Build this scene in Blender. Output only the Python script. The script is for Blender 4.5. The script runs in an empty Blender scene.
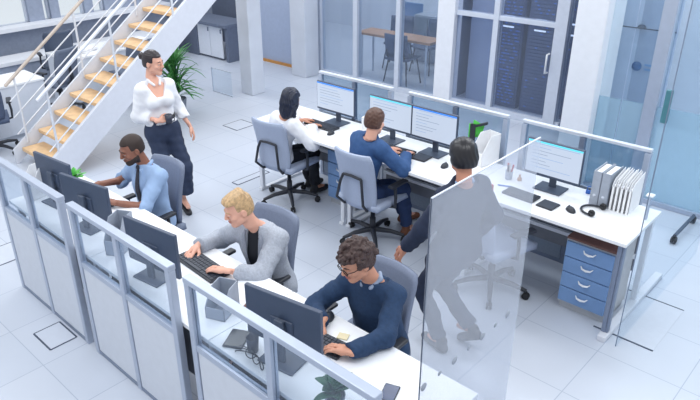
import bpy, bmesh, math, random
import numpy as np
from mathutils import Vector, Matrix, Euler

random.seed(7)
C = bpy.context.scene.collection
PI = math.pi

# ------------------------------------------------------------------ materials
def lin(c):
    return tuple(((x / 255) / 12.92) if x / 255 <= 0.04045 else ((x / 255 + 0.055) / 1.055) ** 2.4 for x in c)

def mat(name, rgb, rough=0.5, metal=0.0, vary=0.06, scale=18.0, bump=0.0, spec=0.5, emit=None, emit_s=0.0):
    m = bpy.data.materials.new(name)
    m.use_nodes = True
    nt = m.node_tree
    b = nt.nodes['Principled BSDF']
    l = lin(rgb)
    b.inputs['Roughness'].default_value = rough
    b.inputs['Metallic'].default_value = metal
    b.inputs['Specular IOR Level'].default_value = spec
    tc = nt.nodes.new('ShaderNodeTexCoord')
    n = nt.nodes.new('ShaderNodeTexNoise')
    n.inputs['Scale'].default_value = scale
    n.inputs['Detail'].default_value = 3
    nt.links.new(tc.outputs['Object'], n.inputs['Vector'])
    r = nt.nodes.new('ShaderNodeValToRGB')
    r.color_ramp.elements[0].position = 0.3
    r.color_ramp.elements[1].position = 0.7
    r.color_ramp.elements[0].color = tuple(x * (1 - vary) for x in l) + (1,)
    r.color_ramp.elements[1].color = tuple(min(1, x * (1 + vary)) for x in l) + (1,)
    nt.links.new(n.outputs['Fac'], r.inputs['Fac'])
    nt.links.new(r.outputs['Color'], b.inputs['Base Color'])
    if bump:
        bp = nt.nodes.new('ShaderNodeBump')
        bp.inputs['Strength'].default_value = bump
        bp.inputs['Distance'].default_value = 0.01
        nt.links.new(n.outputs['Fac'], bp.inputs['Height'])
        nt.links.new(bp.outputs['Normal'], b.inputs['Normal'])
    if emit:
        b.inputs['Emission Color'].default_value = lin(emit) + (1,)
        b.inputs['Emission Strength'].default_value = emit_s
    return m

def glass(name, tint, veil, veil_rgb, gloss=0.06, rough=0.05):
    """pane: clear tinted glass with a diffuse share for frosting and for painted reflection haze"""
    m = bpy.data.materials.new(name)
    m.use_nodes = True
    nt = m.node_tree
    nt.nodes.clear()
    out = nt.nodes.new('ShaderNodeOutputMaterial')
    tr = nt.nodes.new('ShaderNodeBsdfTransparent')
    tr.inputs['Color'].default_value = lin(tint) + (1,)
    df = nt.nodes.new('ShaderNodeBsdfDiffuse')
    tl = nt.nodes.new('ShaderNodeBsdfTranslucent')
    for n in (df, tl):
        n.inputs['Color'].default_value = lin(veil_rgb) + (1,)
    film = nt.nodes.new('ShaderNodeMixShader')
    film.inputs[0].default_value = 0.5
    nt.links.new(df.outputs[0], film.inputs[1])
    nt.links.new(tl.outputs[0], film.inputs[2])
    gl = nt.nodes.new('ShaderNodeBsdfGlossy')
    gl.inputs['Roughness'].default_value = rough
    noise = nt.nodes.new('ShaderNodeTexNoise')
    noise.inputs['Scale'].default_value = 1.3
    tc = nt.nodes.new('ShaderNodeTexCoord')
    nt.links.new(tc.outputs['Object'], noise.inputs['Vector'])
    mr = nt.nodes.new('ShaderNodeMapRange')
    mr.inputs['From Min'].default_value = 0.3
    mr.inputs['From Max'].default_value = 0.7
    mr.inputs['To Min'].default_value = veil * 0.93
    mr.inputs['To Max'].default_value = min(1, veil * 1.07)
    nt.links.new(noise.outputs['Fac'], mr.inputs['Value'])
    m1 = nt.nodes.new('ShaderNodeMixShader')
    nt.links.new(mr.outputs[0], m1.inputs[0])
    nt.links.new(tr.outputs[0], m1.inputs[1])
    nt.links.new(film.outputs[0], m1.inputs[2])
    m2 = nt.nodes.new('ShaderNodeMixShader')
    m2.inputs[0].default_value = gloss
    nt.links.new(m1.outputs[0], m2.inputs[1])
    nt.links.new(gl.outputs[0], m2.inputs[2])
    nt.links.new(m2.outputs[0], out.inputs['Surface'])
    return m

# ------------------------------------------------------------------ mesh builder
class MB:
    def __init__(self):
        self.v = []; self.f = []; self.mi = []; self.sm = []
    def add(self, vs, fs, mi=0, smooth=False):
        o = len(self.v)
        self.v += [tuple(p) for p in vs]
        for f in fs:
            self.f.append(tuple(i + o for i in f)); self.mi.append(mi); self.sm.append(smooth)
        return self
    def box(self, c, s, rot=(0, 0, 0), b=0.0, mi=0, pivot=None):
        x, y, z = s[0] / 2, s[1] / 2, s[2] / 2
        M = Euler(rot).to_matrix()
        c = Vector(c); pv = Vector(pivot) if pivot else c
        if b <= 0:
            vs = [(-x, -y, -z), (x, -y, -z), (x, y, -z), (-x, y, -z), (-x, -y, z), (x, -y, z), (x, y, z), (-x, y, z)]
            fs = [(0, 3, 2, 1), (4, 5, 6, 7), (0, 1, 5, 4), (1, 2, 6, 5), (2, 3, 7, 6), (3, 0, 4, 7)]
        else:
            b = min(b, x * .95, y * .95, z * .95)
            bm = bmesh.new()
            bmesh.ops.create_cube(bm, size=1)
            for v in bm.verts:
                v.co = Vector((v.co.x * 2 * x, v.co.y * 2 * y, v.co.z * 2 * z))
            bmesh.ops.bevel(bm, geom=list(bm.edges), offset=b, segments=2, profile=0.5, affect='EDGES')
            bm.verts.index_update()
            vs = [v.co.copy() for v in bm.verts]
            fs = [[v.index for v in f.verts] for f in bm.faces]
            bm.free()
        return self.add([M @ (Vector(p) + c - pv) + pv for p in vs], fs, mi)
    def b2(self, lo, hi, b=0.0, mi=0):
        return self.box([(l + h) / 2 for l, h in zip(lo, hi)], [h - l for l, h in zip(lo, hi)], b=b, mi=mi)
    def tube(self, pts, r, n=8, mi=0, cap=True, flat=None):
        pts = [Vector(p) for p in pts]
        rs = r if isinstance(r, (list, tuple)) else [r] * len(pts)
        vs = []; fs = []; prev = None
        for i, p in enumerate(pts):
            t = (pts[min(i + 1, len(pts) - 1)] - pts[max(i - 1, 0)]).normalized()
            if prev is None:
                a = Vector((0, 0, 1)) if abs(t.z) < .9 else Vector((1, 0, 0))
                u = t.cross(a).normalized()
            else:
                u = (prev - t * prev.dot(t)).normalized()
            prev = u
            w = t.cross(u)
            for k in range(n):
                q = 2 * PI * k / n
                d = u * math.cos(q) + w * math.sin(q)
                if flat: d = d - Vector(flat[0]) * d.dot(Vector(flat[0])) * (1 - flat[1])
                vs.append(p + d * rs[i])
        for i in range(len(pts) - 1):
            for k in range(n):
                a = i * n + k; b = i * n + (k + 1) % n
                fs.append((a, b, b + n, a + n))
        self.add(vs, fs, mi, True)
        if cap:
            self.add(vs[:n], [tuple(range(n))[::-1]], mi); self.add(vs[-n:], [tuple(range(n))], mi)
        return self
    def lathe(self, prof, c=(0, 0, 0), n=20, mi=0, axis='z', smooth=True):
        vs = []; fs = []
        for r, z in prof:
            for k in range(n):
                q = 2 * PI * k / n
                p = (r * math.cos(q), r * math.sin(q), z)
                if axis == 'x': p = (p[2], p[0], p[1])
                if axis == 'y': p = (p[0], p[2], p[1])
                vs.append((p[0] + c[0], p[1] + c[1], p[2] + c[2]))
        for i in range(len(prof) - 1):
            for k in range(n):
                a = i * n + k; b = i * n + (k + 1) % n
                fs.append((a, b, b + n, a + n))
        fs.append(tuple(range(n))[::-1]); fs.append(tuple(range((len(prof) - 1) * n, len(prof) * n)))
        return self.add(vs, fs, mi, smooth)
    def grid(self, rows, th=0.0, mi=0, smooth=True):
        """rows of points -> sheet with thickness th along its normal"""
        nr, nc = len(rows), len(rows[0])
        P = np.array([[tuple(p) for p in r] for r in rows], float)
        du = np.gradient(P, axis=0); dv = np.gradient(P, axis=1)
        N = np.cross(du, dv); N /= np.linalg.norm(N, axis=2, keepdims=True) + 1e-9
        A = P + N * th / 2; B = P - N * th / 2
        vs = list(map(tuple, A.reshape(-1, 3)))
        fs = []
        for i in range(nr - 1):
            for j in range(nc - 1):
                a = i * nc + j
                fs.append((a, a + nc, a + nc + 1, a + 1))
        if th:
            o = nr * nc
            vs += list(map(tuple, B.reshape(-1, 3)))
            fs += [tuple(x + o for x in f[::-1]) for f in fs]
            ring = [j for j in range(nc)] + [i * nc + nc - 1 for i in range(1, nr)] + [(nr - 1) * nc + j for j in range(nc - 2, -1, -1)] + [i * nc for i in range(nr - 2, 0, -1)]
            for k in range(len(ring)):
                a, b = ring[k], ring[(k + 1) % len(ring)]
                fs.append((a, b, b + o, a + o))
        return self.add(vs, fs, mi, smooth)
    def build(self, name, mats, parent=None):
        me = bpy.data.meshes.new(name)
        me.from_pydata([tuple(p) for p in self.v], [], self.f)
        for m in (mats if isinstance(mats, (list, tuple)) else [mats]):
            me.materials.append(m)
        me.polygons.foreach_set('material_index', self.mi)
        me.polygons.foreach_set('use_smooth', self.sm)
        me.update()
        bm = bmesh.new(); bm.from_mesh(me)
        bmesh.ops.recalc_face_normals(bm, faces=bm.faces); bm.to_mesh(me); bm.free()
        o = bpy.data.objects.new(name, me)
        C.objects.link(o)
        if parent: o.parent = parent
        return o

def thing(name, label, cat, loc=(0, 0, 0), rz=0.0, group=None):
    o = bpy.data.objects.new(name, None)
    o.empty_display_size = 0.1
    C.objects.link(o)
    o.location = loc; o.rotation_euler = (0, 0, rz)
    o['label'] = label; o['category'] = cat
    if group: o['group'] = group
    return o

def tag(o, label, cat, group=None):
    o['label'] = label; o['category'] = cat
    if group: o['group'] = group
    return o

def struct(o):
    o['kind'] = 'structure'
    return o

def copy_tree(o, parent=None):
    c = o.copy(); C.objects.link(c)
    if parent: c.parent = parent
    for ch in list(o.children): copy_tree(ch, c)
    return c

def dup(o, label, loc, rz=0.0, group=None):
    c = copy_tree(o)
    c.location = loc; c.rotation_euler = (0, 0, rz); c['label'] = label
    if group: c['group'] = group
    return c

# ------------------------------------------------------------------ sculpting by distance fields
def V(*a): return np.array(a, np.float32)
def smin(a, b, k):
    h = np.clip(.5 + .5 * (b - a) / k, 0, 1)
    return b * (1 - h) + a * h - k * h * (1 - h)
def smax(a, b, k): return -smin(-a, -b, k)
def cap(P, a, b, ra, rb, flat=None, sc=1.0):
    a = np.asarray(a, np.float32); b = np.asarray(b, np.float32)
    Q = P - a; ab = b - a
    if flat is not None:
        fl = np.asarray(flat, np.float32)
        Q = Q + (Q @ fl)[:, None] * fl * (1 / sc - 1)
        ab = ab + (ab @ fl) * fl * (1 / sc - 1)
    t = np.clip((Q @ ab) / max(float(ab @ ab), 1e-9), 0, 1)
    return np.linalg.norm(Q - t[:, None] * ab, axis=1) - (ra + (rb - ra) * t)
def ell(P, c, r, R=None):
    Q = P - np.asarray(c, np.float32)
    if R is not None: Q = Q @ R
    r = np.asarray(r, np.float32)
    k0 = np.linalg.norm(Q / r, axis=1); k1 = np.linalg.norm(Q / (r * r), axis=1)
    return k0 * (k0 - 1) / np.maximum(k1, 1e-6)
def wob(P, amp, wl, seed=0):
    rs = np.random.RandomState(seed); o = 0
    for i in range(5):
        d = rs.normal(size=3); d /= np.linalg.norm(d)
        o = o + np.sin(P @ (d * 2 * PI / (wl * rs.uniform(.7, 1.4))).astype(np.float32) + rs.uniform(0, 6))
    return o * amp / 2.2

def surf(fn, lo, hi, res):
    """naive surface nets of the zero set of fn inside a box"""
    lo = np.asarray(lo, np.float32); hi = np.asarray(hi, np.float32)
    n = np.ceil((hi - lo) / res).astype(int) + 1
    ax = [lo[i] + res * np.arange(n[i], dtype=np.float32) for i in range(3)]
    G = np.stack(np.meshgrid(*ax, indexing='ij'), -1)
    F = fn(G.reshape(-1, 3)).reshape(n)
    F[0] = F[-1] = 1; F[:, 0] = F[:, -1] = 1; F[:, :, 0] = F[:, :, -1] = 1
    I = F < 0
    s = tuple(n - 1)
    cnt = np.zeros(s, np.int32); acc = np.zeros(s + (3,), np.float32)
    sl = lambda d: tuple(slice(d[i], n[i] - 1 + d[i]) for i in range(3))
    for axis in range(3):
        o1, o2 = [a for a in range(3) if a != axis]
        for p in (0, 1):
            for q in (0, 1):
                d0 = [0, 0, 0]; d0[o1] = p; d0[o2] = q
                d1 = list(d0); d1[axis] = 1
                f0, f1 = F[sl(d0)], F[sl(d1)]
                c = (f0 < 0) != (f1 < 0)
                t = np.where(c, f0 / np.where(c, f0 - f1, 1), 0)
                cnt += c
                pos = np.zeros(s + (3,), np.float32)
                pos[..., o1] = p; pos[..., o2] = q; pos[..., axis] = t
                acc += pos * c[..., None]
    act = cnt > 0
    idx = -np.ones(s, np.int64); idx[act] = np.arange(act.sum())
    cell = np.argwhere(act)
    verts = lo + res * (cell + acc[act] / cnt[act][:, None])
    quads = []
    for axis in range(3):
        o1, o2 = [a for a in range(3) if a != axis]
        A = np.moveaxis(I, [axis, o1, o2], [0, 1, 2])
        X = np.moveaxis(idx, [axis, o1, o2], [0, 1, 2])
        e = A[:-1, 1:-1, 1:-1] != A[1:, 1:-1, 1:-1]
        w = np.argwhere(e)
        i, j, k = w[:, 0], w[:, 1] + 1, w[:, 2] + 1
        quads.append(np.stack([X[i, j - 1, k - 1], X[i, j, k - 1], X[i, j, k], X[i, j - 1, k]], 1))
    return verts, np.concatenate(quads)
M_ = {}
WORLD = 0.92
LAMP = 55
EXPO = 0.0

def mk(k, *a, **kw): M_[k] = mat(k, *a, **kw)
mk('eye_white', (190, 184, 182), .25); mk('iris', (45, 32, 26), .2); mk('lips', (176, 104, 96), .5); mk('lips_dark', (112, 66, 60), .5)
mk('skin_light', (226, 172, 150), .5, vary=.04); mk('skin_tan', (205, 148, 122), .5, vary=.04); mk('skin_dark', (140, 93, 75), .45, vary=.05)
mk('skin_medium', (196, 138, 114), .5, vary=.04)
mk('hair_black', (22, 22, 30), .35); mk('hair_blond', (190, 158, 118), .4, vary=.3, scale=60); mk('hair_brown', (86, 58, 48), .45, vary=.2, scale=60)
mk('hair_curly', (66, 48, 46), .5, vary=.25, scale=50); mk('hair_navy', (24, 32, 54), .4, vary=.3, scale=40); mk('hair_dark', (40, 32, 38), .35, vary=.2, scale=40)
mk('hair_beard', (48, 35, 31), .6)
mk('white_cloth', (232, 234, 240), .8, vary=.03, bump=.1); mk('blue_shirt', (150, 176, 212), .8, vary=.05, bump=.1); mk('navy_knit', (36, 60, 92), .9, vary=.12, scale=60, bump=.2)
mk('grey_tweed', (168, 174, 186), .9, vary=.12, scale=90, bump=.2); mk('black_cloth', (28, 32, 42), .85, vary=.1); mk('blue_blazer', (50, 84, 132), .85, vary=.08, scale=40)
mk('navy_suit', (36, 46, 70), .85, vary=.1, scale=40); mk('navy_trousers', (44, 56, 82), .85, vary=.12); mk('blue_trousers', (40, 60, 100), .85, vary=.1)
mk('brown_leather', (120, 74, 50), .45); mk('black_leather', (26, 28, 36), .4); mk('tie_dark', (48, 50, 62), .7, vary=.4, scale=70)
mk('grey_collar', (150, 165, 190), .8); mk('red_cloth', (196, 62, 70), .8)
mk('black_gloss', (18, 20, 26), .25); mk('black_plastic', (42, 46, 56), .45); mk('key_plastic', (56, 62, 74), .5); mk('rubber', (30, 32, 38), .7)
mk('mon_back', (66, 78, 100), .42, vary=.04); mk('mon_bezel', (44, 52, 68), .4); mk('mon_stand', (72, 82, 100), .4)
mk('alu', (176, 186, 204), .38, metal=.35, vary=.03); mk('alu_light', (206, 213, 226), .4, metal=.15, vary=.03); mk('alu_dark', (128, 140, 162), .4, metal=.4, vary=.04)
mk('panel_grey', (206, 212, 223), .7, vary=.02); mk('panel_fabric', (140, 153, 172), .85, vary=.06, scale=60)
mk('worktop', (238, 240, 244), .4, vary=.015); mk('desk_white', (226, 230, 238), .45, vary=.02); mk('modesty', (120, 124, 134), .6)
mk('drawer_blue', (116, 150, 196), .5, vary=.04); mk('carcass', (176, 180, 186), .5); mk('handle_white', (236, 238, 242), .3)
mk('chair_mesh', (168, 180, 204), .75, vary=.05, scale=120, bump=.15); mk('chair_cloth', (122, 132, 154), .8, vary=.06, scale=90, bump=.15)
mk('wood', (222, 187, 144), .5, vary=.12, scale=9); mk('stair_white', (214, 218, 228), .45, vary=.02); mk('rail_steel', (220, 224, 232), .35, metal=.2); mk('rail_wood', (190, 178, 168), .4)
mk('column_white', (226, 229, 236), .7, vary=.02); mk('column_grey', (204, 210, 221), .75, vary=.05, scale=3)
mk('wall_white', (224, 230, 240), .8, vary=.02); mk('wall_blue', (200, 213, 235), .7, vary=.02); mk('wall_slate', (168, 181, 206), .7, vary=.03); mk('wall_dark', (104, 114, 134), .8, vary=.05)
mk('wall_grey', (150, 160, 180), .8, vary=.06)
mk('leaf', (72, 140, 74), .5, vary=.3, scale=12); mk('leaf_dark', (44, 96, 66), .5, vary=.3, scale=14); mk('leaf_bright', (92, 186, 82), .5, vary=.25, scale=14); mk('soil', (60, 48, 40), .9); mk('pot', (120, 128, 144), .6)
mk('table_wood', (190, 142, 104), .45, vary=.12, scale=8); mk('slate_chair', (74, 88, 116), .7); mk('paper', (240, 241, 244), .7, vary=.02); mk('card_grey', (160, 168, 182), .65)
mk('green_folder', (74, 186, 70), .55); mk('mug', (58, 62, 78), .35); mk('red_pen', (190, 50, 56), .4); mk('blue_pen', (48, 110, 200), .4); mk('yellow_pad', (226, 214, 178), .7)
mk('brown_card', (112, 78, 72), .6); mk('phone_glass', (44, 62, 100), .2); mk('rack', (72, 84, 114), .4, vary=.1); mk('teal', (76, 128, 138), .4); mk('orange_strip', (196, 140, 76), .6)
mk('sign_blue', (66, 106, 160), .5); mk('sign_light', (120, 160, 206), .5); mk('seam', (70, 80, 100), .7)
mk('screen', (96, 104, 118), .35, vary=.0, emit=(212, 225, 244), emit_s=.74); mk('ui_blue', (60, 130, 224), .4, vary=0, emit=(60, 130, 224), emit_s=.5); mk('ui_cyan', (96, 206, 226), .4, vary=0, emit=(96, 206, 226), emit_s=.5)
mk('ui_line', (90, 100, 116), .4, vary=0, emit=(150, 172, 204), emit_s=.6); mk('ui_pale', (90, 100, 116), .4, vary=0, emit=(160, 196, 244), emit_s=.65)
mk('led_blue', (60, 110, 200), .4, vary=0, emit=(84, 126, 200), emit_s=.28); mk('led_white', (220, 232, 250), .4, vary=0, emit=(225, 236, 255), emit_s=.9)
mk('lamp_diffuser', (250, 252, 255), .5, vary=0, emit=(250, 252, 255), emit_s=3)
M_['glass'] = glass('glass', (236, 242, 248), .10, (190, 204, 226), .05)
M_['glass_partition'] = glass('glass_partition', (240, 245, 250), .08, (196, 208, 226), .03)
M_['glass_smoke'] = glass('glass_smoke', (222, 231, 238), .08, (150, 170, 188), .03)
M_['glass_room'] = glass('glass_room', (240, 244, 250), .12, (182, 196, 220), .03)
M_['glass_clear'] = glass('glass_clear', (248, 251, 253), .008, (200, 212, 230), .02)
M_['glass_teal'] = glass('glass_teal', (242, 248, 251), .05, (180, 200, 215), .03)
M_['glass_frost'] = glass('glass_frost', (214, 232, 240), .42, (204, 222, 232), .02, .2)
M_['glass_veil'] = glass('glass_veil', (247, 249, 252), .26, (222, 228, 239), .015)  # pale veil paints in the reflected glow that washes out things behind

def floor_mat():
    m = bpy.data.materials.new('raised_floor_tiles'); m.use_nodes = True
    nt = m.node_tree; b = nt.nodes['Principled BSDF']
    tc = nt.nodes.new('ShaderNodeTexCoord'); mp = nt.nodes.new('ShaderNodeMapping')
    mp.inputs['Location'].default_value = (1.17, -1.2 + .545 * 4, 0)
    nt.links.new(tc.outputs['Object'], mp.inputs['Vector'])
    br = nt.nodes.new('ShaderNodeTexBrick')
    br.offset = 0; br.squash = 1
    br.inputs['Scale'].default_value = 1
    br.inputs['Brick Width'].default_value = .545; br.inputs['Row Height'].default_value = .545
    br.inputs['Mortar Size'].default_value = .0035; br.inputs['Mortar Smooth'].default_value = .3
    br.inputs['Color1'].default_value = lin((201, 208, 221)) + (1,)
    br.inputs['Color2'].default_value = lin((196, 204, 218)) + (1,)
    br.inputs['Mortar'].default_value = lin((168, 179, 197)) + (1,)
    nt.links.new(mp.outputs[0], br.inputs['Vector'])
    n = nt.nodes.new('ShaderNodeTexNoise'); n.inputs['Scale'].default_value = 2.2; n.inputs['Detail'].default_value = 6
    nt.links.new(tc.outputs['Object'], n.inputs['Vector'])
    mx = nt.nodes.new('ShaderNodeMixRGB'); mx.blend_type = 'MULTIPLY'; mx.inputs[0].default_value = .10
    nt.links.new(br.outputs['Color'], mx.inputs[1]); nt.links.new(n.outputs['Fac'], mx.inputs[2])
    nt.links.new(mx.outputs[0], b.inputs['Base Color'])
    mr = nt.nodes.new('ShaderNodeMapRange'); mr.inputs['To Min'].default_value = .28; mr.inputs['To Max'].default_value = .5
    nt.links.new(n.outputs['Fac'], mr.inputs['Value']); nt.links.new(mr.outputs[0], b.inputs['Roughness'])
    return m
M_['floor'] = floor_mat()
mk('tweed_dark', (146, 152, 166), .9, vary=.1, scale=90)
mk('server_face', (84, 98, 130), .45, vary=.06)
# ------------------------------------------------------------------ people
def from_surf(mb, fn, lo, hi, res, xf=None, mi=0, fallback=None):
    v, q = surf(fn, lo, hi, res)
    if xf is not None: v = v @ xf[0].T * xf[2] + xf[1]
    mb.add(v.tolist(), q.tolist(), mi, True)

def head_sdf(fem=0.0):
    def f(P):
        d = ell(P, (0, -.014, .034), (.073, .094, .084))
        d = smin(d, ell(P, (0, .025, -.03), (.060 - .004 * fem, .064, .084)), .03)
        d = smin(d, ell(P, (0, .060, -.094), (.028 - .004 * fem, .026, .024)), .03)
        d = smin(d, cap(P, (-.05, .01, -.065), (.0, .07, -.098), .022, .016), .025)
        d = smin(d, cap(P, (.05, .01, -.065), (.0, .07, -.098), .022, .016), .025)
        d = smin(d, cap(P, (-.034, .074, .024), (.034, .074, .024), .012, .012), .014)
        for s in (-1, 1):
            d = -smin(-d, ell(P, (s * .031, .101, .003), (.017, .016, .011)), .012) if False else smax(d, -ell(P, (s * .031, .104, .002), (.018, .017, .012)), .012)
            d = smin(d, ell(P, (s * .042, .062, -.03), (.02, .02, .018)), .02)
        d = smin(d, cap(P, (0, .09, .014), (0, .108, -.026), .008, .0125), .008)
        d = smin(d, cap(P, (-.012, .098, -.031), (.012, .098, -.031), .0075, .0075), .006)
        d = smin(d, ell(P, (0, .0905, -.058), (.021, .009, .0055)), .004)
        d = smin(d, ell(P, (0, .0885, -.068), (.018, .009, .006)), .004)
        for s in (-1, 1):
            e = ell(P, (s * .077, -.012, -.012), (.010, .02, .031))
            e = smax(e, -ell(P, (s * .088, -.006, -.008), (.008, .011, .018)), .004)
            d = smin(d, e, .008)
        d = smin(d, cap(P, (0, -.022, -.05), (0, -.035, -.16), .053 - .006 * fem, .052 - .006 * fem), .02)
        return d
    return f

def hand_sdf(side, curl):
    """wrist at the origin, fingers to +y, back of the hand +z, thumb towards side*x"""
    segs = []
    for i, (x, L, y0) in enumerate(((.030, .066, .086), (.010, .078, .092), (-.011, .072, .090), (-.031, .056, .082))):
        p = np.array([side * x, y0, .002]); a = curl * .45
        spread = side * x * .9
        rr = .0092 if i < 3 else .008
        for fr, c in ((.45, 1.0), (.32, 1.2), (.26, .8)):
            dr = np.array([spread * math.cos(a), math.cos(a), -math.sin(a)])
            q = p + dr * L * fr
            segs.append((p, q, rr, rr * .92)); p = q; rr *= .92; a += curl * c
    t0 = np.array([side * .022, .022, -.004]); t1 = np.array([side * .052, .052, -.014]); t2 = np.array([side * .060, .082, -.022]); t3 = np.array([side * .056, .104, -.028])
    segs += [(t0, t1, .015, .012), (t1, t2, .0115, .0105), (t2, t3, .0105, .0085)]
    def f(P):
        d = cap(P, (-.017, .03, 0), (-.02, .078, .001), .017, .0135)
        d = smin(d, cap(P, (.017, .03, 0), (.02, .078, .001), .017, .0135), .02)
        d = smin(d, cap(P, (0, -.03, 0), (0, .03, 0), .026, .025, (0, 0, 1), .72), .02)
        for a, b, ra, rb in segs: d = smin(d, cap(P, a, b, ra, rb), .005)
        return d
    return f

def frame(fwd, up):
    f = Vector(fwd).normalized(); u = Vector(up); u = (u - f * u.dot(f)).normalized(); r = f.cross(u)
    return np.array([list(r), list(f), list(u)], np.float32).T      # columns right, forward, up

def ik(S, W, l1, l2, hint):
    S, W, hint = Vector(S), Vector(W), Vector(hint)
    d = (W - S).length
    if d > (l1 + l2) * .995:
        k = d / ((l1 + l2) * .995); l1 *= k; l2 *= k
    dr = (W - S).normalized()
    a = (l1 * l1 - l2 * l2 + d * d) / (2 * d); h = math.sqrt(max(0, l1 * l1 - a * a))
    p = (hint - dr * hint.dot(dr)).normalized()
    return S + dr * a + p * h

def person(label, loc, s, face, pelvis, neck, head, look, arms, legs, wear, skin, hair, group=None, fem=0.0, shw=.155, turn=0.0, drop=0.0):
    """loc: ground point; every joint in world coordinates; face: heading of hips; turn: heading of shoulders; look=(heading,pitch,roll) of head"""
    root = thing('person', label, 'person', (loc[0], loc[1], 0), 0, group)
    O = np.array([loc[0], loc[1], 0], np.float32)
    L = lambda p: np.asarray(p, np.float32) - O
    fw = np.array([math.cos(face), math.sin(face), 0], np.float32); rt = np.array([fw[1], -fw[0], 0], np.float32)
    ft = np.array([math.cos(face + turn), math.sin(face + turn), 0], np.float32); rs = np.array([ft[1], -ft[0], 0], np.float32)
    pv, nb, hd = L(pelvis), L(neck), L(head)
    fh = np.array([math.cos(look[0]), math.sin(look[0]), 0]); ur = Matrix.Rotation(look[2], 3, Vector(fh))
    hf = Vector(fh) * math.cos(look[1]) - Vector((0, 0, 1)) * math.sin(look[1])
    hu = ur @ (Vector(fh) * math.sin(look[1]) + Vector((0, 0, 1)) * math.cos(look[1]))
    HM = frame(hf, hu); hx = (HM, hd, s)
    toH = lambda P: ((P - hd) @ HM) / s
    # arms
    A = {}
    for side, k in (('R', 1), ('L', -1)):
        S = nb + rs * (k * shw * s) + V(0, 0, -.055 * s) + ft * (.0) - V(0, 0, drop if k > 0 else -drop)
        W = L(arms[side]['wrist'])
        E = np.array(ik(S, W, .285 * s, .255 * s, arms[side]['hint']), np.float32)
        A[side] = (S, E, W)
    G = {}
    for side, k in (('R', 1), ('L', -1)):
        Hp = pv + rt * (k * .088 * s) + V(0, 0, -.02 * s)
        An = L(legs[side]['ankle'])
        K = np.array(ik(Hp, An, .43 * s, .42 * s, legs[side]['hint']), np.float32)
        G[side] = (Hp, K, An)
    up = (nb - pv); up = up / np.linalg.norm(up)
    wa = pv + (nb - pv) * .36; ch = pv + (nb - pv) * .70; tp = pv + (nb - pv) * .92
    bel = wear.get('belly', 0)
    def torso(P, e, k=.05):
        d = cap(P, pv - rt * .07 * s, pv + rt * .07 * s, (.098 + e), (.098 + e))
        d = smin(d, cap(P, pv, wa + fw * bel, .150 * s * (1 - .06 * fem) + e, (.140 - .018 * fem) * s + e, fw, .72), k)
        d = smin(d, cap(P, wa + fw * bel, ch, (.135 - .020 * fem) * s + e, (.158 - .02 * fem) * s + e, ft, .68), k)
        d = smin(d, cap(P, ch, tp, (.158 - .02 * fem) * s + e, .10 * s + e, ft, .66), k)
        d = smin(d, cap(P, A['R'][0], A['L'][0], .050 * s + e, .050 * s + e), .045)
        if fem:
            for q in (-1, 1): d = smin(d, ell(P, ch + ft * (.085 * s) + rs * (q * .07 * s) - V(0, 0, .02), V(.062, .062, .06) * s + e), .04)
        return d
    def armf(P, side, e, upto=1.0, e2=None):
        S, E, W = A[side]; e2 = e if e2 is None else e2
        d = cap(P, S, E, .046 * s + e, .037 * s + e)
        if upto > 0:
            X = E + (W - E) * upto
            r1 = .037 + (.027 - .037) * upto
            d = smin(d, cap(P, E, X, .037 * s + e, r1 * s + e2), .03)
        return d
    def cut_end(P, d, a, b, t):
        ax = (b - a) / np.linalg.norm(b - a); X = a + (b - a) * t
        near = np.linalg.norm(P - X, axis=1) < .13
        return np.where(near, np.maximum(d, (P - X) @ ax), d)
    def leg(P, side, e, upto=1.0, e2=None):
        Hp, K, An = G[side]; e2 = e if e2 is None else e2
        X = K + (An - K) * upto
        d = cap(P, Hp, K, .083 * s + e, .058 * s + e)
        d = smin(d, cap(P, K, X, .056 * s + e, (.056 + (.036 - .056) * upto) * s + e2), .03)
        return d
    pts = np.array([p for a in A.values() for p in a] + [p for a in G.values() for p in a] + [pv, nb, hd])
    lo = pts.min(0) - .17; hi = pts.max(0) + .17
    res = .0115
    # ---- one continuous body
    body = MB()
    nk = hd + HM @ V(0, -.03, -.12) * s
    bare = wear.get('bare', 0)
    def bodyf(P):
        d = torso(P, -.016)
        d = smin(d, cap(P, nb + V(0, 0, -.02), nk, .056 * s - .004 * fem, .050 * s - .006 * fem), .03)
        for q in ('R', 'L'):
            d = smin(d, armf(P, q, -.006 if not bare else -.002), .03)
            d = smin(d, leg(P, q, -.010), .03)
            Hp, K, An = G[q]
            d = smin(d, cap(P, An, An + fw * .13 * s - V(0, 0, .045 * s), .034 * s, .026 * s), .02)
        return d
    from_surf(body, bodyf, lo, hi, res)
    from_surf(body, head_sdf(fem), (-.11, -.13, -.17), (.11, .14, .14), .0058, hx)
    for side, k in (('R', 1), ('L', -1)):
        a = arms[side]; S, E, W = A[side]
        hdv = a.get('dir') or (Vector((W - E).tolist()).normalized())
        # thumbs point towards each other when the palm is down
        M = frame(hdv, a.get('up', (0, 0, 1)))
        from_surf(body, hand_sdf(-k * a.get('flip', 1), a.get('curl', .35)), (-.09, -.07, -.12), (.09, .19, .06), .0042, (M, W, s * (1 - .07 * fem)))
    bo = body.build('body', skin, root)
    # ---- face
    def hp(p): return HM @ (np.asarray(p, np.float32) * s) + hd
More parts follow.
